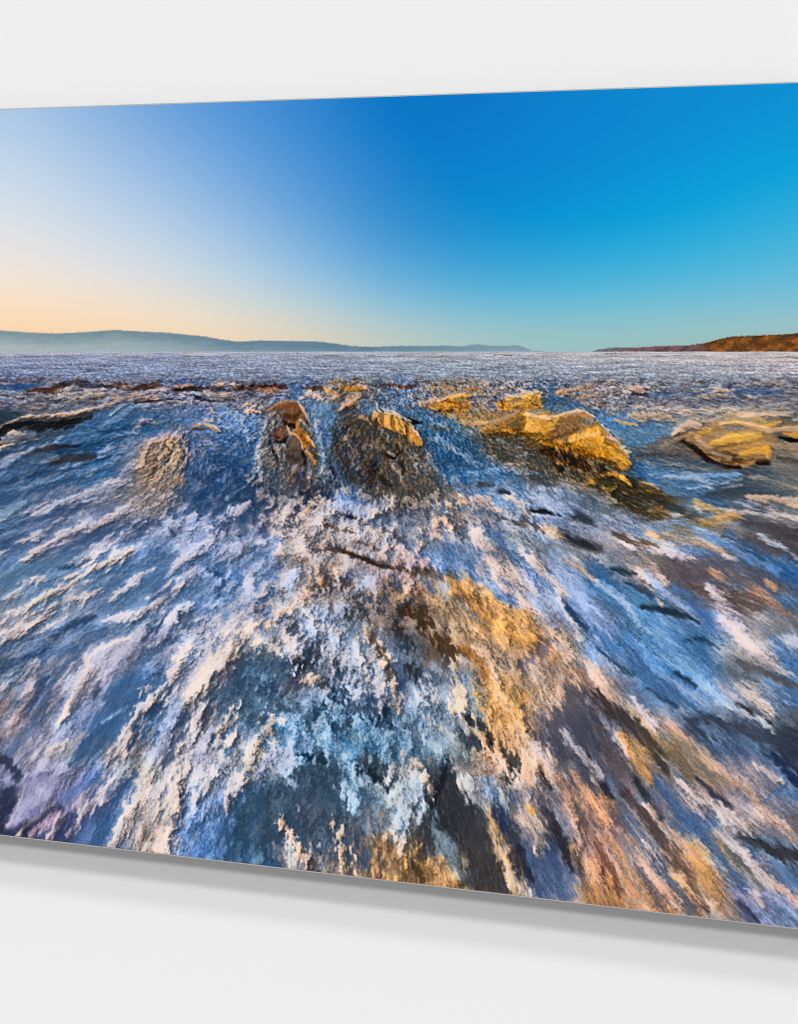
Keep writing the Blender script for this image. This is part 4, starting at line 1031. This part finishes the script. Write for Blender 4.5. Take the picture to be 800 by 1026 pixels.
# ================================================================ the scene
import bpy
scene = bpy.context.scene
col_ = scene.collection
D, F, HY = 1.2, 1600.0, 272.0            # distance of the print, focal length in picture units, eye level row
ZC = 1.55                                # eye height in metres
K = 1600.0/5200.0
def at(px, py):
    """point of the hanging plane for picture position px, py"""
    u = (px-400.0)/F
    y = D/(1+K*u)
    return u*y, y, ZC-(py-HY)/F*y
def top(px): return 110-0.03375*px
def bot(px): return 836+0.1175*px
X0, X1 = -330.0, 1080.0
ax, ay, az = at(400.0, bot(400.0))
ROT = math.atan2(-1600.0, 5200.0)        # the wall turns away to the left
c_, s_ = math.cos(ROT), math.sin(ROT)
def local(px, py, out=0.0):
    x, y, z = at(px, py)
    dx, dy = x-ax, y-ay
    return dx*c_+dy*s_, -dx*s_+dy*c_-out, z-az
def mat(name, color, rough=.6, spec=.3, metal=0.0):
    m = bpy.data.materials.new(name); m.use_nodes = True
    b = m.node_tree.nodes['Principled BSDF']
    b.inputs['Base Color'].default_value = (*color, 1); b.inputs['Roughness'].default_value = rough
    b.inputs['Specular IOR Level'].default_value = spec; b.inputs['Metallic'].default_value = metal
    return m, b
def noisy(m, b, color, amount, scale, bump=0.0):
    nt = m.node_tree; n = nt.nodes.new('ShaderNodeTexNoise'); n.inputs['Scale'].default_value = scale; n.inputs['Detail'].default_value = 4
    tc = nt.nodes.new('ShaderNodeTexCoord'); nt.links.new(tc.outputs['Object'], n.inputs['Vector'])
    r = nt.nodes.new('ShaderNodeMapRange'); r.inputs['To Min'].default_value = 1-amount; r.inputs['To Max'].default_value = 1+amount
    nt.links.new(n.outputs['Fac'], r.inputs['Value'])
    v = nt.nodes.new('ShaderNodeVectorMath'); v.operation = 'SCALE'; v.inputs[0].default_value = color
    nt.links.new(r.outputs['Result'], v.inputs['Scale']); nt.links.new(v.outputs['Vector'], b.inputs['Base Color'])
    if bump:
        bp = nt.nodes.new('ShaderNodeBump'); bp.inputs['Strength'].default_value = bump; bp.inputs['Distance'].default_value = .001
        nt.links.new(n.outputs['Fac'], bp.inputs['Height']); nt.links.new(bp.outputs['Normal'], b.inputs['Normal'])
WALLC = (.820, .820, .820)
m_wall, b_ = mat('wall_paint', WALLC, .9, .1); noisy(m_wall, b_, WALLC, .003, 60)
m_edge, b_ = mat('brushed_edge', (.45, .45, .45), .5, .3); noisy(m_edge, b_, (.45, .45, .45), .05, 300)
m_frame, b_ = mat('mounting_wood', (.30, .24, .17), .8, .2); noisy(m_frame, b_, (.30, .24, .17), .2, 25)
m_print, b_ = mat('printed_ink', (.5, .5, .5), .5, .04)
vc = m_print.node_tree.nodes.new('ShaderNodeVertexColor'); vc.layer_name = 'ink'
m_print.node_tree.links.new(vc.outputs['Color'], b_.inputs['Base Color'])

def link(name, me, m, parent=None):
    o = bpy.data.objects.new(name, me); col_.objects.link(o)
    if m: me.materials.append(m)
    if parent: o.parent = parent
    return o
def box(name, x0, x1, y0, y1, z0, z1, m, parent, bev=0.0):
    import bmesh
    bm = bmesh.new(); bmesh.ops.create_cube(bm, size=1)
    for v in bm.verts:
        v.co = ((x0+x1)/2+v.co.x*(x1-x0), (y0+y1)/2+v.co.y*(y1-y0), (z0+z1)/2+v.co.z*(z1-z0))
    if bev: bmesh.ops.bevel(bm, geom=bm.edges[:], offset=bev, segments=2, affect='EDGES', profile=.5)
    me = bpy.data.meshes.new(name); bm.to_mesh(me); bm.free()
    return link(name, me, m, parent)

root = bpy.data.objects.new('wall_print', None); col_.objects.link(root)
root.location = (ax, ay, az); root.rotation_euler = (0, 0, ROT)
root['label'] = 'frameless glossy print of sunlit lake ice under a blue sky, hanging off a white wall'
root['category'] = 'wall art'
GAP = .040
# the picture surface: one fine mesh of printed dots
xs = np.concatenate([np.arange(X0, -20, 2.5), np.arange(-20, 820, 1.0), np.arange(820, X1+.1, 2.5)])
NV = 851
vv = np.linspace(0, 1, NV)
PX = np.repeat(xs[None, :], NV, 0); PY = top(PX)+(bot(PX)-top(PX))*vv[:, None]
RGB = paint(PX, PY).astype(np.float64)
LIN = np.where(RGB <= .04045, RGB/12.92, ((RGB+.055)/1.055)**2.4)
LIN = np.clip((LIN-HAZE)/GAIN, .001, 1)
lx, ly, lz = local(PX, PY)
P3 = np.stack([lx, np.full_like(lx, -.0004), lz], -1).reshape(-1, 3)
C4 = np.concatenate([LIN, np.ones(LIN.shape[:2]+(1,))], -1).reshape(-1, 4)
nr, nc = PX.shape
ii = (np.arange(nr-1)[:, None]*nc+np.arange(nc-1)[None, :])
QUAD = np.stack([ii, ii+nc, ii+nc+1, ii+1], -1)
CX = (PX[:-1, :-1]+PX[1:, 1:])/2; CY = (PY[:-1, :-1]+PY[1:, 1:])/2
reg = np.zeros(CX.shape, int)                                   # 0 sky
reg[(CY > interp(HILL, CX)) & (CX < 540)] = 1
reg[(CY > interp(HEAD, CX)) & (CX > 592)] = 2
reg[CY > HZ] = 3
MOUNDS = [
 ('crusted ice mound holding brown boulders', [(262,430),(268,410),(284,401),(299,401),(308,412),(316,440),(326,470),(328,498),(300,506),(262,502),(250,482),(256,455)]),
 ('grey brown ice mound with gold crest', [(334,430),(338,411),(352,402),(362,396),(368,412),(379,404),(386,413),(402,417),(418,430),(426,446),(434,464),(447,480),(456,492),(445,503),(400,508),(360,492),(345,470),(333,450)]),
 ('small golden ice mound', [(416,406),(438,402),(454,396),(468,393),(473,396),(473,408),(466,414),(448,414),(436,411)]),
 ('golden ice mound with spiky top', [(499,404),(506,398),(516,395),(530,394),(537,391),(544,404),(544,411),(527,410.5),(514,413.5),(502,411)]),
 ('large golden ice mound with dark brown flank', [(480,432),(500,420),(514,414),(527,411),(548,417),(560,416),(574,411),(583,411),(593,415),(602,425),(612,436),(620,442),(628,456),(633,466),(640,482),(660,490),(680,508),(682,520),(650,524),(625,508),(598,494),(570,482),(540,474),(510,466),(488,452)]),
 ('rounded golden ice mound with a brown hollow', [(634,452),(660,440),(684,430),(705,423),(740,422),(762,430),(776,438),(774,458),(760,470),(735,472),(710,466),(698,454),(664,457)]),
 ('tan crumbly ice mound beside blue ice', [(134,436),(146,421),(165,424),(192,426),(208,422),(220,432),(205,438),(190,446),(190,458),(184,472),(186,486),(160,494),(140,484),(130,462)])]
for k, (lab, poly) in enumerate(MOUNDS):
    reg[shape_dist('P', poly, CX, CY) > 0] = 10+k
def submesh(name, code, parent):
    q = QUAD[reg == code]
    ids, inv = np.unique(q.reshape(-1), return_inverse=True)
    me = bpy.data.meshes.new(name)
    n = len(q)
    me.vertices.add(len(ids)); me.vertices.foreach_set('co', P3[ids].astype(np.float32).reshape(-1))
    me.loops.add(n*4); me.loops.foreach_set('vertex_index', inv.astype(np.int32).reshape(-1))
    me.polygons.add(n); me.polygons.foreach_set('loop_start', np.arange(0, n*4, 4, dtype=np.int32))
    me.update(calc_edges=True)
    a = me.color_attributes.new('ink', 'FLOAT_COLOR', 'POINT')
    a.data.foreach_set('color', C4[ids].astype(np.float32).reshape(-1))
    return link(name, me, m_print, parent)
submesh('printed_sky', 0, root)
submesh('printed_hills', 1, root)
submesh('printed_headland', 2, root)
ice_o = submesh('printed_ice', 3, root)
for k, (lab, poly) in enumerate(MOUNDS):
    submesh('ice_mound', 10+k, ice_o)['label'] = lab
xl, xr = float(lx[0, 0]), float(lx[0, -1]); zt = float(lz[0, 0])
e = .0011
box('panel', xl-e, xr+e, 0, .012, -e, zt+e, m_edge, root, .0002)
for (x0, x1, z0, z1) in ((xl+.08, xr-.08, zt-.12, zt-.08), (xl+.08, xr-.08, .08, .12)):
    box('mounting_rail', x0, x1, .0121, GAP-.0001, z0, z1, m_frame, root)

# the wall behind, parallel to the print
def wp(lx_, ly_, z):
    return (ax+lx_*c_-ly_*s_, ay+lx_*s_+ly_*c_, z)
me = bpy.data.meshes.new('wall')
g = GAP
vs = []
for yy in (g, g+.15):
    for (a, b) in ((-6, 0), (6, 0), (6, 3.4), (-6, 3.4)): vs.append(wp(a, yy, b))
me.from_pydata(vs, [], [(0, 1, 2, 3), (7, 6, 5, 4), (0, 4, 5, 1), (1, 5, 6, 2), (2, 6, 7, 3), (3, 7, 4, 0)])
w = link('wall', me, m_wall); w['kind'] = 'structure'; w['label'] = 'plain white painted wall behind the print'

# light: soft studio lamps high in front of the wall, even ambient light
def lamp(elev, power, size, dist=70.0):
    l = bpy.data.lights.new('studio_lamp', 'AREA'); l.shape = 'DISK'; l.size = size; l.energy = power
    o = bpy.data.objects.new('studio_lamp', l); col_.objects.link(o)
    a = math.radians(elev); cx, cy, cz = wp(0, 0, az+.3)
    n = (s_, -c_)                                     # out of the wall
    o.location = (cx+n[0]*math.cos(a)*dist, cy+n[1]*math.cos(a)*dist, cz+math.sin(a)*dist)
    from mathutils import Vector
    o.rotation_euler = (Vector((cx, cy, cz))-o.location).to_track_quat('-Z', 'Y').to_euler()
    return o
for el, part, size in LAMPS:
    lamp(el, part*math.pi**2*4900/math.cos(math.radians(el)), size*70/30)
wd = bpy.data.worlds.new('World'); scene.world = wd; wd.use_nodes = True
wd.node_tree.nodes['Background'].inputs[0].default_value = (1, 1, 1, 1)
wd.node_tree.nodes['Background'].inputs[1].default_value = AMB

cam = bpy.data.cameras.new('camera'); co = bpy.data.objects.new('camera', cam); col_.objects.link(co)
co.location = (0, 0, ZC); co.rotation_euler = (math.pi/2, 0, 0)
cam.sensor_fit = 'HORIZONTAL'; cam.sensor_width = 36; cam.lens = 36*F/800; cam.shift_y = -(513-HY)/800.0
cam.clip_start = .01; cam.clip_end = 200
scene.camera = co
scene.render.engine = 'CYCLES'
scene.render.filter_size = 1.0
try: scene.cycles.filter_width = 1.0
except Exception: pass
scene.view_settings.view_transform = 'Standard'; scene.view_settings.look = 'None'
scene.view_settings.exposure = 0; scene.view_settings.gamma = 1
scene.render.resolution_x = 798; scene.render.resolution_y = 1024
